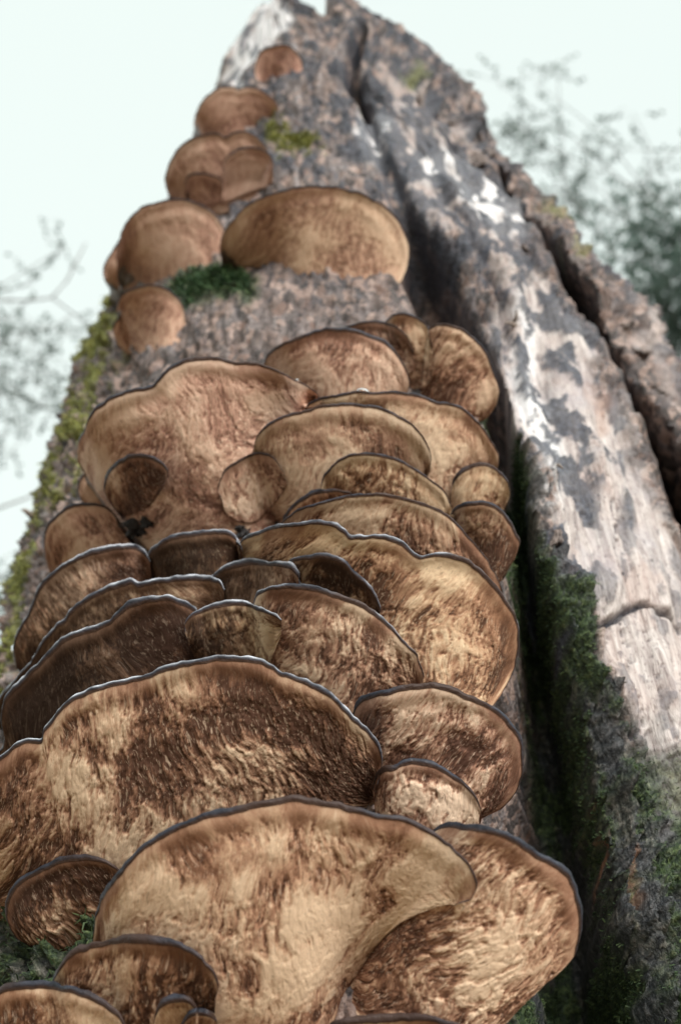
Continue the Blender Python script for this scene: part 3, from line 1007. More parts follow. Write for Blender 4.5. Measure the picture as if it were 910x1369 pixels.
B('f03', 'tan bracket with a notched rim and two small brackets growing from its underside',
  [(230, 270), (223, 252), (221, 238), (225, 220), (233, 206), (245, 193), (260, 184), (276, 179), (290, 178), (301, 183), (312, 177), (329, 176), (343, 182), (355, 195), (363, 212), (366, 235)],
  [(240, 285), (270, 290), (300, 285), (335, 268), (364, 246)], **UPK)
B('f05', 'smaller lobe under the notched bracket, on the side of the trunk outline',
  [(248, 258), (247, 247), (253, 236), (264, 231), (278, 231), (290, 236), (298, 243)],
  [(252, 266), (268, 278), (284, 283), (300, 270)], on=True, front=0.015, **UPK)
B('f04', 'small rounded bracket under the notched one, on the side of the yellow moss',
  [(299, 232), (299, 219), (308, 206), (319, 199), (332, 196), (347, 198), (358, 206), (365, 219), (366, 238), (362, 248)],
  [(294, 280), (310, 276), (330, 266), (347, 256), (360, 250)], on=True, front=0.02, **UPK)
B('f07', 'thin pale bracket peeping out behind the round one on the trunk outline',
  [(148, 388), (140, 374), (138, 360), (144, 344), (152, 331), (163, 316), (176, 306), (190, 306)],
  [(156, 394), (170, 396), (190, 390), (205, 370), (208, 340)], tilt=34, **UPK)
B('f06', 'large rounded tan bracket on the trunk outline just above the dark green moss tuft',
  [(163, 386), (158, 370), (156, 350), (158, 325), (164, 307), (174, 291), (188, 278), (205, 271), (227, 267), (250, 268), (268, 274), (284, 284), (296, 299), (301, 318), (299, 338), (292, 352)],
  [(166, 388), (195, 386), (225, 380), (255, 372), (275, 364), (291, 353)], **UPK)
B('f08', 'broad smooth tan half-disc bracket beside the dark green moss tuft',
  [(297, 352), (294, 335), (297, 317), (306, 300), (322, 283), (338, 272), (355, 262), (385, 253), (415, 249), (450, 251), (474, 256), (492, 264), (510, 274), (526, 289), (538, 306), (546, 328), (546, 352), (538, 373), (527, 387)],
  [(300, 352), (325, 362), (350, 357), (375, 358), (392, 370), (430, 370), (455, 374), (480, 380), (505, 380), (525, 387)], warm=0.0, contrast=0.6, scrape=0.66, pale=0.25, lip=0.42, bulge=0.0)
B('f10', 'small lobe tucked under the single small bracket below the moss tuft',
  [(158, 462), (151, 447), (152, 434), (158, 425), (168, 421), (180, 426)],
  [(164, 470), (175, 473), (186, 455)], **UPK)
B('f09', 'single small tan bracket just below the dark green moss tuft',
  [(160, 428), (156, 412), (160, 400), (170, 390), (187, 383), (205, 381), (222, 386), (236, 396), (245, 411), (249, 428), (252, 440), (245, 455)],
  [(166, 440), (176, 470), (196, 477), (214, 478), (230, 467), (244, 456)], **UPK)
B('f18', 'brown bracket with a rounded outer edge, uppermost one next to the dark fold',
  [(572, 440), (584, 433), (600, 434), (624, 444), (643, 463), (655, 486), (664, 514), (664, 536), (657, 552), (648, 560)],
  [(560, 545), (590, 560), (615, 570), (645, 563)], **{**MID, 'scrape': 0.52})
B('f17', 'narrow brown lobe wedged against the uppermost bracket of the fold',
  [(515, 430), (525, 422), (540, 420), (556, 424), (567, 431), (573, 442), (577, 460)],
  [(515, 500), (540, 530), (570, 530), (580, 500)], **{**MID, 'scrape': 0.40})
B('f16', 'thin brown bracket whose arched rim shows just above the oval tan one',
  [(452, 446), (462, 437), (485, 431), (510, 432), (530, 438), (545, 450), (553, 466)],
  [(450, 500), (490, 520), (530, 520), (552, 500)], **MID)
B('f15', 'oval tan bracket with a soft rim, behind the long-rimmed big one',
  [(352, 490), (360, 474), (374, 463), (400, 451), (432, 442), (462, 442), (490, 449), (515, 461), (535, 478), (546, 498), (547, 518), (540, 535)],
  [(370, 530), (420, 560), (480, 565), (535, 545)], warm=0.35, contrast=0.8, scrape=0.60)
B('f19', 'wide golden bracket with a water bead on its rim',
  [(405, 552), (415, 540), (442, 529), (477, 525), (513, 524), (553, 527), (584, 535), (614, 546), (637, 563), (654, 585), (665, 606), (664, 624), (655, 636)],
  [(430, 630), (500, 670), (570, 690), (625, 670), (652, 640)], **{**MID, 'scrape': 0.68})
B('f12', 'brown side lobe on the mossy end of the big long-rimmed bracket',
  [(115, 676), (107, 660), (106, 645), (112, 633), (124, 624), (145, 614)],
  [(120, 684), (140, 690), (165, 660)], tilt=26, **UPK)
B('f11', 'big broad bracket with a long wavy rim and a small dark bracket on it',
  [(112, 630), (104, 616), (103, 600), (108, 580), (118, 562), (132, 545), (150, 533), (178, 524), (203, 518), (211, 508), (220, 498), (235, 489), (258, 481), (284, 479), (313, 484), (344, 486), (369, 496), (399, 509), (418, 522), (432, 536)],
  [(125, 650), (150, 690), (200, 735), (270, 745), (340, 735), (385, 680), (420, 590), (433, 550)], warm=0.1, contrast=0.8, scrape=0.66, pale=0.35, bulge=0.03)
B('f13', 'small dark-rimmed brown bracket growing on the big long-rimmed one',
  [(156, 684), (145, 668), (142, 650), (147, 632), (158, 619), (175, 611), (197, 610), (214, 617), (223, 629), (221, 643), (214, 652)],
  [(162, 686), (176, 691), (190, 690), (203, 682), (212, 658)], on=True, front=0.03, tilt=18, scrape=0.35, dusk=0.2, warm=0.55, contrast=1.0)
B('f14', 'round pale-edged bracket with flaked centre against the mossy trunk outline',
  [(67, 764), (61, 740), (60, 722), (63, 706), (73, 692), (88, 681), (106, 675), (126, 674), (143, 680), (154, 691), (158, 705)],
  [(80, 790), (120, 780), (160, 765), (190, 745)], warm=0.2, contrast=0.85, scrape=0.66, pale=0.3)
B('f23', 'small rounded golden lobe at the fold end below the water-beaded bracket',
  [(603, 655), (608, 643), (618, 632), (635, 623), (652, 622), (668, 631), (678, 645), (682, 662), (678, 674)],
  [(600, 690), (630, 705), (660, 695), (676, 678)], on=True, warm=0.7, contrast=0.9, scrape=0.58)
B('f24', 'ragged-edged tan bracket beside the green moss of the fold, no dark rim',
  [(602, 690), (612, 678), (630, 673), (650, 675), (668, 684), (682, 700), (690, 716), (696, 728), (690, 743), (682, 755), (676, 768)],
  [(612, 740), (640, 790), (660, 790), (674, 772)], warm=0.7, contrast=0.8, scrape=0.52)
B('f20', 'pale golden bracket with an arched rim directly under the water-beaded one',
  [(336, 612), (340, 595), (347, 581), (359, 569), (382, 556), (408, 548), (437, 543), (467, 541), (498, 544), (523, 553), (548, 568), (565, 585), (574, 604), (575, 626), (568, 642)],
  [(345, 680), (400, 720), (480, 720), (540, 690), (566, 650)], **{**MID, 'scrape': 0.78, 'contrast': 0.9})
B('f21', 'round golden lobe grown into the side of the pale golden arched bracket',
  [(298, 672), (293, 656), (296, 640), (305, 626), (321, 614), (343, 607), (362, 610), (374, 620), (380, 632)],
  [(300, 684), (315, 702), (345, 708), (370, 680), (384, 650)], on=True, front=0.008, **{**MID, 'scrape': 0.55})
B('f22', 'arched golden bracket tucked directly below the pale golden one',
  [(430, 662), (431, 645), (439, 628), (453, 615), (473, 608), (498, 607), (526, 613), (553, 627), (577, 644), (595, 660), (605, 678), (607, 692)],
  [(440, 700), (500, 730), (560, 735), (603, 705)], **{**MID, 'scrape': 0.55, 'warm': 0.95})
B('f26', 'thin sliver of a bracket along the rim of the long arched brown one',
  [(378, 700), (386, 685), (398, 671), (420, 660), (448, 657), (470, 660)],
  [(390, 725), (430, 730), (470, 700)], warm=0.8, contrast=0.8, scrape=0.45)
B('f25', 'long arched brown bracket with torn pale flakes above the stepped-rim fan',
  [(366, 712), (378, 700), (398, 684), (424, 672), (455, 663), (488, 659), (518, 662), (553, 669), (579, 678), (600, 693), (621, 713), (641, 734), (656, 755), (667, 778), (672, 795)],
  [(380, 770), (450, 810), (540, 830), (620, 840), (668, 815)], **{**MID, 'scrape': 0.52, 'warm': 0.6, 'contrast': 1.15})
B('f29', 'great fan-shaped golden bracket whose lobed rim steps down to the dark fold',
  [(318, 732), (326, 720), (345, 712), (376, 704), (411, 700), (442, 703), (458, 709), (467, 718), (480, 715), (498, 715), (519, 720), (542, 731), (560, 744), (572, 743), (590, 743), (619, 751), (644, 767), (665, 789), (680, 812), (690, 837), (692, 860), (686, 888), (676, 916), (660, 941)],
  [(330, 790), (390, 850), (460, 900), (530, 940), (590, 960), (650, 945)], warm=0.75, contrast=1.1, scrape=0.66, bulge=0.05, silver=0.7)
B('f28', 'short dark bracket with a painted-glint rim wedged between the fan and the beaded one',
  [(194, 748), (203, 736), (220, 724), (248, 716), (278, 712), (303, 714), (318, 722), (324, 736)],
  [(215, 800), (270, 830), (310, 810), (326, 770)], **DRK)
B('f27', 'smooth dark brown bracket with a painted-glint rim beaded with water, by the yellow-green moss',
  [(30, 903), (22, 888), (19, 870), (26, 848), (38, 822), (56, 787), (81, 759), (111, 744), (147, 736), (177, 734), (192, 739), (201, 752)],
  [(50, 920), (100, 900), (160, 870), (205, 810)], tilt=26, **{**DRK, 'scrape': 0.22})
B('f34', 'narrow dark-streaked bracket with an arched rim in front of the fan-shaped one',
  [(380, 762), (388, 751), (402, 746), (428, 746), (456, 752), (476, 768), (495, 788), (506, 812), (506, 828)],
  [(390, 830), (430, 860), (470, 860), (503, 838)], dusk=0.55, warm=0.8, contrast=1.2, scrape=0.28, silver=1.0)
B('f33', 'dark glint-rimmed lobe joining the end of the long low dark bracket',
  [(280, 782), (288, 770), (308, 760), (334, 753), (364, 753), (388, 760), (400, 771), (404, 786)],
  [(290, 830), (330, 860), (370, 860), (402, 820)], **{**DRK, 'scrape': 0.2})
B('f32', 'long low dark bracket with a wavy painted-glint rim, second above the huge one',
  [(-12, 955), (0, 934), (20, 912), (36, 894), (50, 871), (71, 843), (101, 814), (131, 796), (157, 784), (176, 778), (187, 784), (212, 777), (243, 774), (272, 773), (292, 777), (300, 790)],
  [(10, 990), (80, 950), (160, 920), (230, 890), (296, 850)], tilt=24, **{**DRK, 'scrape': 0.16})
B('f37', 'flaky brown bracket with an arched rim above the huge wavy one, beside the fan',
  [(338, 820), (338, 804), (344, 794), (362, 787), (391, 785), (421, 788), (452, 796), (482, 809), (512, 831), (538, 853), (556, 873), (564, 892), (566, 906), (560, 918)],
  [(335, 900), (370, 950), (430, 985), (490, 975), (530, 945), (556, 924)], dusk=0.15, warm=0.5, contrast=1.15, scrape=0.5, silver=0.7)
B('f35', 'dark smooth glint-rimmed bracket directly above the huge wavy one, by the moss',
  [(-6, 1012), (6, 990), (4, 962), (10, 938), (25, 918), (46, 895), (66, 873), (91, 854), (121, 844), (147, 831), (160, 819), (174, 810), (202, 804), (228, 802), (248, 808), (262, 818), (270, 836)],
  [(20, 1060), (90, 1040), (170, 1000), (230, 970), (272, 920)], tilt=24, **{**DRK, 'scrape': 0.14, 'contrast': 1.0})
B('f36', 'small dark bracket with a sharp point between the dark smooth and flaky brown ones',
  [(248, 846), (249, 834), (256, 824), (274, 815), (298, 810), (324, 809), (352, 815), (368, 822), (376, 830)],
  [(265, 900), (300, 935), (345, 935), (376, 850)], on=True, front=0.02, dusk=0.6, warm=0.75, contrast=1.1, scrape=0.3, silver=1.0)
B('f39', 'rounded flaky tan bracket with its side over the dark fold, below the fan',
  [(470, 962), (480, 941), (506, 927), (543, 920), (578, 919), (613, 927), (644, 940), (669, 957), (687, 977), (697, 1000), (698, 1025), (688, 1054), (670, 1077), (650, 1091)],
  [(490, 1050), (530, 1090), (580, 1110), (620, 1105), (645, 1093)], warm=0.5, contrast=1.1, scrape=0.50)
B('f40', 'smaller flaky brown bracket on the underside of the rounded flaky tan one',
  [(498, 1056), (505, 1040), (518, 1029), (548, 1021), (578, 1024), (603, 1036), (624, 1054), (640, 1076), (643, 1095)],
  [(505, 1120), (550, 1150), (600, 1150), (640, 1115)], on=True, front=0.018, warm=0.5, contrast=1.1, scrape=0.42)
B('f38', 'huge wavy-rimmed brown bracket with pale torn patches, above the largest pale one',
  [(-95, 1170), (-100, 1120), (-80, 1070), (-40, 1035), (0, 1016), (18, 1003), (36, 994), (55, 993), (60, 977), (74, 957), (97, 937), (126, 923), (160, 912), (200, 906), (230, 894), (263, 885), (303, 881), (337, 886), (371, 897), (406, 913), (436, 931), (465, 954), (492, 978), (506, 1004), (509, 1026), (504, 1050)],
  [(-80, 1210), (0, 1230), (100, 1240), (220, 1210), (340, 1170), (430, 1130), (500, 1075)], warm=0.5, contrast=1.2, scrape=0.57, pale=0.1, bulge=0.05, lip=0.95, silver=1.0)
B('f43', 'small dark ragged-bottomed bracket between the huge and the largest one, over green moss',
  [(44, 1266), (22, 1252), (10, 1232), (8, 1212), (16, 1195), (34, 1177), (57, 1162), (88, 1151), (118, 1147), (142, 1152), (160, 1165), (168, 1190)],
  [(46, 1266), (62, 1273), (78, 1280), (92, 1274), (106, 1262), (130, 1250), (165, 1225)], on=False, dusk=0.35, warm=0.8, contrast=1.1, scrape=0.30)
B('f42', 'big golden bracket hanging over the black hollow, beside the largest pale one',
  [(570, 1122), (580, 1112), (602, 1107), (629, 1106), (657, 1110), (684, 1121), (712, 1141), (740, 1159), (760, 1177), (769, 1200), (775, 1228), (775, 1252), (766, 1277), (747, 1297), (717, 1322), (682, 1358), (650, 1400)],
  [(450, 1300), (470, 1380), (520, 1430), (580, 1440), (640, 1410)], warm=0.8, contrast=1.1, scrape=0.50, bulge=0.06)
B('f41', 'largest pale golden bracket of all with a broad clean dark rim',
  [(124, 1268), (125, 1243), (133, 1212), (148, 1183), (171, 1155), (196, 1131), (231, 1109), (268, 1094), (314, 1084), (351, 1077), (388, 1071), (417, 1073), (449, 1076), (472, 1084), (505, 1093), (541, 1102), (574, 1115), (601, 1131), (620, 1150), (632, 1169), (636, 1188), (628, 1203), (612, 1207)],
  [(140, 1330), (220, 1400), (330, 1440), (420, 1420), (460, 1340), (490, 1285), (530, 1240), (580, 1213), (606, 1208)], warm=0.85, contrast=1.2, scrape=0.78, pale=0.3, bulge=0.045, on=True, lip=1.05)
B('f44', 'smaller dark-rimmed golden bracket in front of the largest pale one',
  [(72, 1330), (70, 1312), (80, 1293), (98, 1275), (125, 1264), (162, 1258), (198, 1259), (235, 1266), (263, 1278), (282, 1294), (290, 1314), (288, 1335)],
  [(90, 1400), (150, 1450), (220, 1450), (284, 1380)], on=True, front=0.03, warm=0.9, contrast=1.0, scrape=0.52, lip=1.1)
B('f46', 'small dark-rimmed lip at the foot of the smaller golden bracket',
  [(206, 1372), (211, 1356), (224, 1343), (243, 1338), (256, 1341), (264, 1349)],
  [(212, 1400), (235, 1410), (262, 1385)], on=True, front=0.02, warm=0.95, contrast=0.7, scrape=0.7)
B('f47', 'tiny black-edged lip beside the other small lip',
  [(242, 1370), (250, 1359), (262, 1354), (276, 1356), (290, 1364)],
  [(250, 1400), (270, 1410), (290, 1390)], on=True, front=0.02, warm=0.95, contrast=0.7, scrape=0.5)
B('f45', 'golden bracket with a dark rim, lowest of those on the mossy side',
  [(-60, 1380), (-45, 1350), (0, 1328), (28, 1321), (60, 1318), (92, 1324), (120, 1334), (146, 1347), (163, 1364), (168, 1385)],
  [(-50, 1450), (40, 1500), (110, 1490), (160, 1430)], on=True, front=0.03, warm=1.0, contrast=0.9, scrape=0.66, lip=1.1)
B('f48', 'thin brown bracket edge right under the largest pale one',
  [(430, 1392), (450, 1372), (500, 1362), (560, 1362), (610, 1370), (640, 1388)],
  [(440, 1450), (530, 1480), (630, 1440)], on=True, front=0.03, warm=0.9, contrast=0.9, scrape=0.45)

# ------------------------------------------------------------------ small parts of the trunk
M_SPLINT = simple_mat('splinter_material', (0.10, 0.08, 0.07), (0.36, 0.30, 0.26), 90)
M_FLAKE = simple_mat('bark_flake_material', (0.05, 0.042, 0.042), (0.26, 0.21, 0.19), 70, 0.65, 0.7, 0.006)
KD = BVHTree.FromPolygons([tuple(p) for p in VT[::3, ::3].reshape(-1, 3)],
                          [tuple(map(int, f)) for f in grid_faces(*VT[::3, ::3].shape[:2])])


def on_trunk(px, py):
    d = Vector(ray(px, py))
    h = KD.ray_cast(Vector(CAM), d)
    if h[0] is None:
        return None, None
    nn = h[1] if h[1].dot(d) < 0 else -h[1]
    return np.array(h[0]), np.array(nn)


for px, py, dx, dy, ln, r0 in ((697, 437, -14, 3, 0.030, 0.0035), (690, 431, -6, -8, 0.018, 0.0025), (45, 690, -5, -4, 0.020, 0.0045), (735, 620, 6, 8, 0.02, 0.003)):
    p, nn = on_trunk(px, py)
    if p is None:
        p, nn = on_trunk(px + 14, py)
    if p is None:
        continue
    side = RX * dx / 15 - UP * dy / 15
    d = nn * 0.55 + side
    d /= np.linalg.norm(d)
    pts = [p - nn * 0.012, p + d * ln * 0.35, p + d * ln * 0.7 + UP * 0.002, p + d * ln]
    v, f = tube(pts, [r0 * 1.3, r0, r0 * 0.7, r0 * 0.25], 7)
    link_mesh('splinter', v, f, M_SPLINT, tree)

# loose bark flakes standing off the right-hand rib and the column edge
for k, (px, py, w, h) in enumerate(((858, 470, .030, .045), (838, 432, .022, .04), (880, 520, .02, .05), (700, 330, .02, .03), (640, 215, .03, .04), (655, 205, .02, .03),
                                    (600, 165, .025, .03), (744, 720, .016, .03), (560, 130, .02, .03))):
    p, nn = on_trunk(px, py)
    if p is None:
        continue
    rr_ = np.random.default_rng(k)
    upd = np.array([0, 0, 1.0]) - nn * nn[2]
    upd /= np.linalg.norm(upd)
    sdv = np.cross(upd, nn)
    V = []
    nI, nJ = 9, 7
    for layer in (0, 1):
        for i in range(nI):
            for j in range(nJ):
                a = (i / (nI - 1) - 0.5); b = (j / (nJ - 1) - 0.5)
                e = 1 + 0.28 * float(noise(a * 2.3 + k * 3.1, b * 2.3, 0.7)) - 0.55 * (a * a + b * b) + 0.16 * float(noise(a * 9, b * 9 + k, 1.7))
                lift = 0.001 + 0.006 * (0.5 - a) ** 2 - layer * 0.004 + 0.004 * b * math.sin(k) + 0.003 * float(noise(a * 6, b * 6 + k, 3.3))
                V.append(p + upd * a * h * e + sdv * b * w * e + nn * lift)
    F = grid_faces(nI, nJ)
    F2 = grid_faces(nI, nJ, flip=True) + nI * nJ
    loop = [i * nJ for i in range(nI)] + [(nI - 1) * nJ + j for j in range(1, nJ)] + [i * nJ + nJ - 1 for i in range(nI - 2, -1, -1)] + [j for j in range(nJ - 2, 0, -1)]
    sidef = np.array([[loop[q], loop[(q + 1) % len(loop)], loop[(q + 1) % len(loop)] + nI * nJ, loop[q] + nI * nJ] for q in range(len(loop))])
    link_mesh('bark_flake', np.array(V), np.concatenate([F, F2, sidef]), M_FLAKE, tree, smooth=False)

# dark crumbly hollow debris under the small dark bracket, and the water bead
root, S_, Mv_ = BRK['f11']
M_DEBRIS = simple_mat('debris_material', (0.010, 0.010, 0.013), (0.05, 0.045, 0.045), 150, 0.6, 0.8, 0.006)
for k, (px, py, s) in enumerate(((186, 704, 0.018), (200, 698, 0.010), (326, 712, 0.010), (321, 705, 0.006))):
    t = first_hit(CAM, ray(px, py))
    p = CAM + ray(px, py) * (t if t < 50 else 1.1)
    a = np.linspace(0, math.pi, 13); b = np.linspace(0, 2 * math.pi, 24, endpoint=False)
    A, Bq = np.meshgrid(a, b, indexing='ij')
    dirs = np.stack([np.sin(A) * np.cos(Bq), np.sin(A) * np.sin(Bq), np.cos(A)], -1)
    rr_ = s * (0.75 + 0.7 * fbm(dirs[..., 0] * 2.5 + k, dirs[..., 1] * 2.5, dirs[..., 2] * 2.5, 4, 0.65))
    v = p + dirs * rr_[..., None] * np.array([1.0, 0.5, 0.8])
    link_mesh('dark_rot', v.reshape(-1, 3), grid_faces(13, 24, wrap=True), M_DEBRIS, root)
wt = NT('water_material')
wt.b.inputs['Transmission Weight'].default_value = 1.0
wt.b.inputs['IOR'].default_value = 1.33
wt.fin((0.95, 0.97, 1.0), 0.03)
for key, u0, wd, hg in (('f19', 0.27, 0.0065, 0.0034), ('f27', 0.11, 0.0030, 0.0035), ('f27', 0.03, 0.0026, 0.003), ('f11', 0.90, 0.0022, 0.0020)):
    root, S_, Mv_ = BRK[key]
    i0 = int(u0 * (len(Mv_) - 1))
    p = Mv_[i0, 6]
    a = np.linspace(0, math.pi, 11); b = np.linspace(0, 2 * math.pi, 18, endpoint=False)
    A, Bq = np.meshgrid(a, b, indexing='ij')
    tg_ = Mv_[min(i0 + 2, len(Mv_) - 1), 6] - Mv_[max(i0 - 2, 0), 6]
    tg_ /= np.linalg.norm(tg_)
    v = p + (np.cos(A)[..., None] * tg_ * wd + (np.sin(A) * np.cos(Bq))[..., None] * hg * UP + (np.sin(A) * np.sin(Bq))[..., None] * hg * np.cross(tg_, UP))
    link_mesh('water_bead', v.reshape(-1, 3), grid_faces(11, 18, wrap=True), wt.m, root)

# ------------------------------------------------------------------ moss
def moss_mat(name, stops):
    t = NT(name)
    c = t.ramp(t.attr('tint'), stops)
    t.fin(c, 0.65, None, 0.25)
    return t.m


def moss_patch(name, label, mask, count, ln, wid, mat, seed, group=None, droop=0.0, cap=None):
    r_ = np.random.default_rng(seed)
    w = np.clip(mask, 0, 1) ** 1.5
    area = np.linalg.norm(np.cross(GDU, GDV), axis=-1)
    w = (w * area).ravel()
    w /= w.sum()
    idx = r_.choice(w.size, count, p=w)
    P = VT.reshape(-1, 3)[idx] + r_.normal(size=(count, 3)) * 0.0015
    N = -NRM.reshape(-1, 3)[idx]
    rd = P - np.stack([C_X(P[:, 2]), C_R(P[:, 2]), P[:, 2]], -1)
    N = np.where(((N * rd).sum(1) < 0)[:, None], -N, N)
    clump = noise(P[:, 0] * 60, P[:, 1] * 60, P[:, 2] * 60)
    L = ln * (0.6 + 0.8 * r_.random(count)) * (0.8 + 0.7 * clump)
    D = N + r_.normal(size=(count, 3)) * 0.55 + np.array([0, 0, 0.25 - droop])
    D /= np.linalg.norm(D, axis=1, keepdims=True)
    side = np.cross(D, r_.normal(size=(count, 3)))
    side /= np.linalg.norm(side, axis=1, keepdims=True)
    W = wid * (0.6 + 0.8 * r_.random(count))
    a = P - side * W[:, None] * 0.5 - N * 0.002
    b = P + side * W[:, None] * 0.5 - N * 0.002
    m1 = P + D * (L * 0.55)[:, None] + side * W[:, None] * 0.42
    tip = P + D * L[:, None] + np.array([0, 0, -0.2]) * (L ** 1)[:, None] * r_.random(count)[:, None]
    V = np.stack([a, b, m1, tip], 1).reshape(-1, 3)
    F = np.arange(count * 4).reshape(-1, 4)
    o = link_mesh(name, V, F, mat, None, smooth=False)
    attr(o, 'tint', np.repeat(np.clip(0.5 + 0.35 * clump + 0.22 * r_.normal(size=count), 0, 1), 4))
    o['label'] = label
    o['category'] = 'moss'
    o['kind'] = 'stuff'
    return o


M_MG = moss_mat('green_moss_material', [(0.0, (0.010, 0.018, 0.012)), (0.55, (0.034, 0.062, 0.026)), (1.0, (0.11, 0.15, 0.06))])
M_MY = moss_mat('yellow_moss_material', [(0.0, (0.05, 0.065, 0.018)), (0.5, (0.20, 0.22, 0.05)), (1.0, (0.42, 0.42, 0.14))])
M_MT = moss_mat('tuft_moss_material', [(0.0, (0.012, 0.026, 0.014)), (0.6, (0.032, 0.075, 0.030)), (1.0, (0.10, 0.17, 0.07))])
tuft = poly_mask([(228, 388), (255, 374), (285, 362), (312, 360), (330, 374), (322, 388), (290, 396), (252, 402)], 6)
moss_patch('moss', 'dark green moss tuft under the broad smooth half-disc bracket', tuft, 5000, 0.015, 0.0016, M_MT, 1)
moss_patch('moss', 'yellow-green moss along the outline of the trunk beside the dark brackets', ymoss * left_edge, 14000, 0.0075, 0.0016, M_MY, 2)
moss_patch('moss', 'yellow-green moss patch beside the upper small brackets', ymoss * (PY < 260) * (PX < 480), 2500, 0.006, 0.0016, M_MY, 3)
moss_patch('moss', 'dark green moss over the low bark beside the black fold', moss * (PX > 640) * (PY > 480) * (PX < 1000) * (PY < 1450), 30000, 0.0030, 0.0010, M_MG, 4)
moss_patch('moss', 'dark green moss on the bark under the small ragged-bottomed bracket', low_left * (PX > -80) * (PY < 1420) * facing, 9000, 0.006, 0.0013, M_MG, 5)

# ------------------------------------------------------------------ trees of the wood behind
M_WOOD = simple_mat('twig_bark_material', (0.05, 0.045, 0.045), (0.15, 0.13, 0.12), 20)
M_LF = leaf_mat('leaf_material', (0.11, 0.15, 0.14), (0.20, 0.25, 0.225), 0.7)
M_LD = leaf_mat('dark_leaf_material', (0.07, 0.12, 0.10), (0.15, 0.21, 0.18), 0.65)


def forest_tree(label, foot, height, clusters, lm, seed, leaf=0.05, twigs=()):
    r_ = np.random.default_rng(seed)
    root = empty('forest_tree', (foot[0], foot[1], 0.0), label, 'tree', 'trees of the wood behind the dead trunk')
    fx, fy = foot
    hs_ = np.linspace(0, height, 12)
    pts = np.stack([fx + 0.25 * np.sin(hs_ * 0.4 + seed), fy + 0.2 * np.cos(hs_ * 0.5 + seed), hs_ - 0.05], -1)
    v, f = tube(pts, list(0.19 * (1 - hs_ / height) ** 0.8 + 0.02 + 0.10 * np.exp(-hs_ / 0.3)), 12)
    link_mesh('trunk', v, f, M_WOOD, root)
    tubes, LV, LT = [], [], []
    for (px, py, dist, rr_, nl) in clusters:
        c = CAM + ray(px, py) * dist
        z0 = min(max(c[2] - 0.6 * math.hypot(c[0] - fx, c[1] - fy), 1.5), height - 0.5)
        k = np.interp(z0, hs_, np.arange(12))
        st = np.array([np.interp(z0, hs_, pts[:, q]) for q in range(3)])
        tt = np.linspace(0, 1, 8)[:, None]
        bend = np.array([0, 0, 0.5]) * np.sin(tt * math.pi) + r_.normal(size=(1, 3)) * 0.7 * np.sin(tt * math.pi) + r_.normal(size=(8, 3)) * 0.12 * np.sin(tt * math.pi)
        lp = st + (c - st) * tt + bend
        v, f = tube(lp, list(np.linspace(0.016, 0.003, 8)), 6)
        link_mesh('limb', v, f, M_WOOD, root)
        per = 9
        nl = int(nl * 3.0)
        for q in range(max(1, nl // per)):
            s0 = lp[r_.integers(4, 8)] + r_.normal(size=3) * rr_ * 0.15
            d = r_.normal(size=3)
            d[2] = d[2] * 0.5 - 0.15
            d /= np.linalg.norm(d)
            ln = rr_ * (0.5 + 0.9 * r_.random())
            tp = s0 + d * np.linspace(0, ln, 5)[:, None] + np.array([0, 0, -0.15]) * np.linspace(0, 1, 5)[:, None] ** 2 * ln
            tubes.append(tube(tp, list(np.linspace(0.0025, 0.001, 5)), 4))
            for w in range(per):
                a = 0.25 + 0.75 * w / per
                p = s0 + d * ln * a + np.array([0, 0, -0.15]) * a * a * ln
                ld = d * 0.5 + r_.normal(size=3) * 0.7 + np.array([0, 0, -0.25])
                ld /= np.linalg.norm(ld)
                sd2 = np.cross(ld, np.array([0, 0, 1.0]) + r_.normal(size=3) * 0.6)
                sd2 /= np.linalg.norm(sd2)
                L = leaf * (0.7 + 0.6 * r_.random())
                LV += [p, p + ld * L * 0.45 + sd2 * L * 0.30, p + ld * L, p + ld * L * 0.45 - sd2 * L * 0.30]
                LT += [r_.random()] * 4
    for tw in twigs:
        pp = [CAM + ray(x, y) * dd for x, y, dd in tw]
        v, f = tube(pp, list(np.linspace(0.009, 0.004, len(pp))), 6)
        tubes.append((v, f))
    v, f = join(tubes)
    link_mesh('twigs', v, f, M_WOOD, root)['kind'] = 'stuff'
    V = np.array(LV)
    o = link_mesh('crown', V, np.arange(len(V)).reshape(-1, 4), lm, root, smooth=False)
    o['kind'] = 'stuff'
    attr(o, 'tint', np.array(LT))
    return root


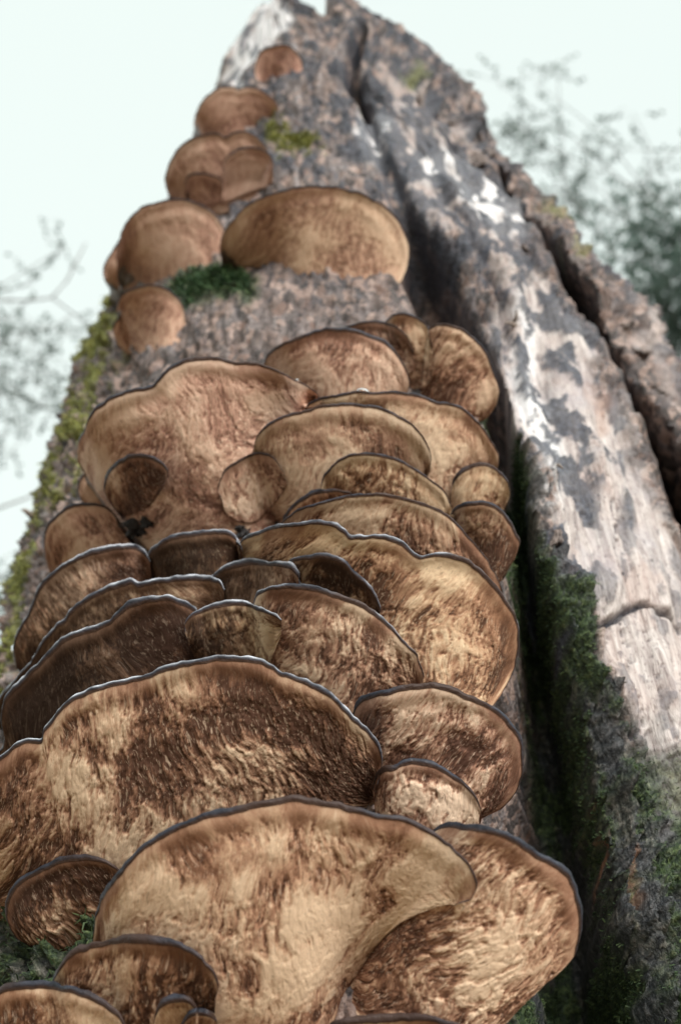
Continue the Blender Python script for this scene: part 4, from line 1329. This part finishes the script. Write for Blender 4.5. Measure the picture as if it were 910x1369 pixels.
forest_tree('thin pale-leaved forest tree with a bare forked twig, beyond the mossy trunk outline', (-7.5, 4.0), 12.0,
            [(20, 440, 9, .5, 160), (60, 470, 9, .5, 150), (95, 425, 9.5, .4, 90), (30, 520, 9, .5, 170), (80, 335, 10, .35, 60), (45, 380, 10, .3, 50), (10, 580, 9, .4, 120), (65, 545, 9, .4, 90), (120, 450, 9.5, .3, 50), (-40, 480, 9, .7, 200)],
            M_LF, 21, 0.05, twigs=([(-60, 404, 8), (0, 401, 8), (40, 402, 8.1), (70, 398, 8.2), (100, 420, 8.3), (130, 445, 8.4)], [(70, 398, 8.2), (90, 375, 8.3), (115, 325, 8.6)]))
forest_tree('low shrubby forest tree with one long bare twig beside the mossy outline', (-6.0, 4.5), 7.0,
            [(-5, 770, 8, .35, 120), (-20, 830, 8, .4, 160), (5, 860, 8, .3, 110), (-10, 900, 8, .35, 130), (10, 800, 8, .25, 60)],
            M_LF, 22, 0.05, twigs=([(-60, 700, 6.5), (0, 679, 6.5), (30, 668, 6.6), (62, 656, 6.7)],))
forest_tree('tall airy forest tree with sparse leaves near the broken trunk top', (6.5, 7.5), 16.0,
            [(665, 110, 13, .45, 60), (690, 160, 13, .5, 110), (715, 110, 13, .4, 40), (720, 215, 13, .5, 130), (700, 180, 13, .4, 90), (745, 100, 13, .3, 25), (845, 150, 13, .35, 40), (830, 200, 13, .4, 40), (870, 215, 13, .5, 70),
             (800, 235, 13, .5, 70), (770, 260, 13, .5, 90)], M_LF, 23, 0.06)
forest_tree('dense dark green forest tree behind the rib of the dead trunk', (7.0, 5.0), 11.0,
            [(815, 300, 11, .5, 190), (850, 340, 11, .55, 320), (890, 300, 11, .5, 240), (880, 385, 10.5, .55, 480), (905, 430, 10.5, .55, 520), (860, 410, 10.5, .4, 340), (900, 350, 11, .5, 320), (930, 470, 10.5, .6, 500), (885, 460, 10.5, .4, 300), (850, 250, 11, .4, 90), (940, 380, 10.5, .6, 400)],
            M_LD, 24, 0.065)
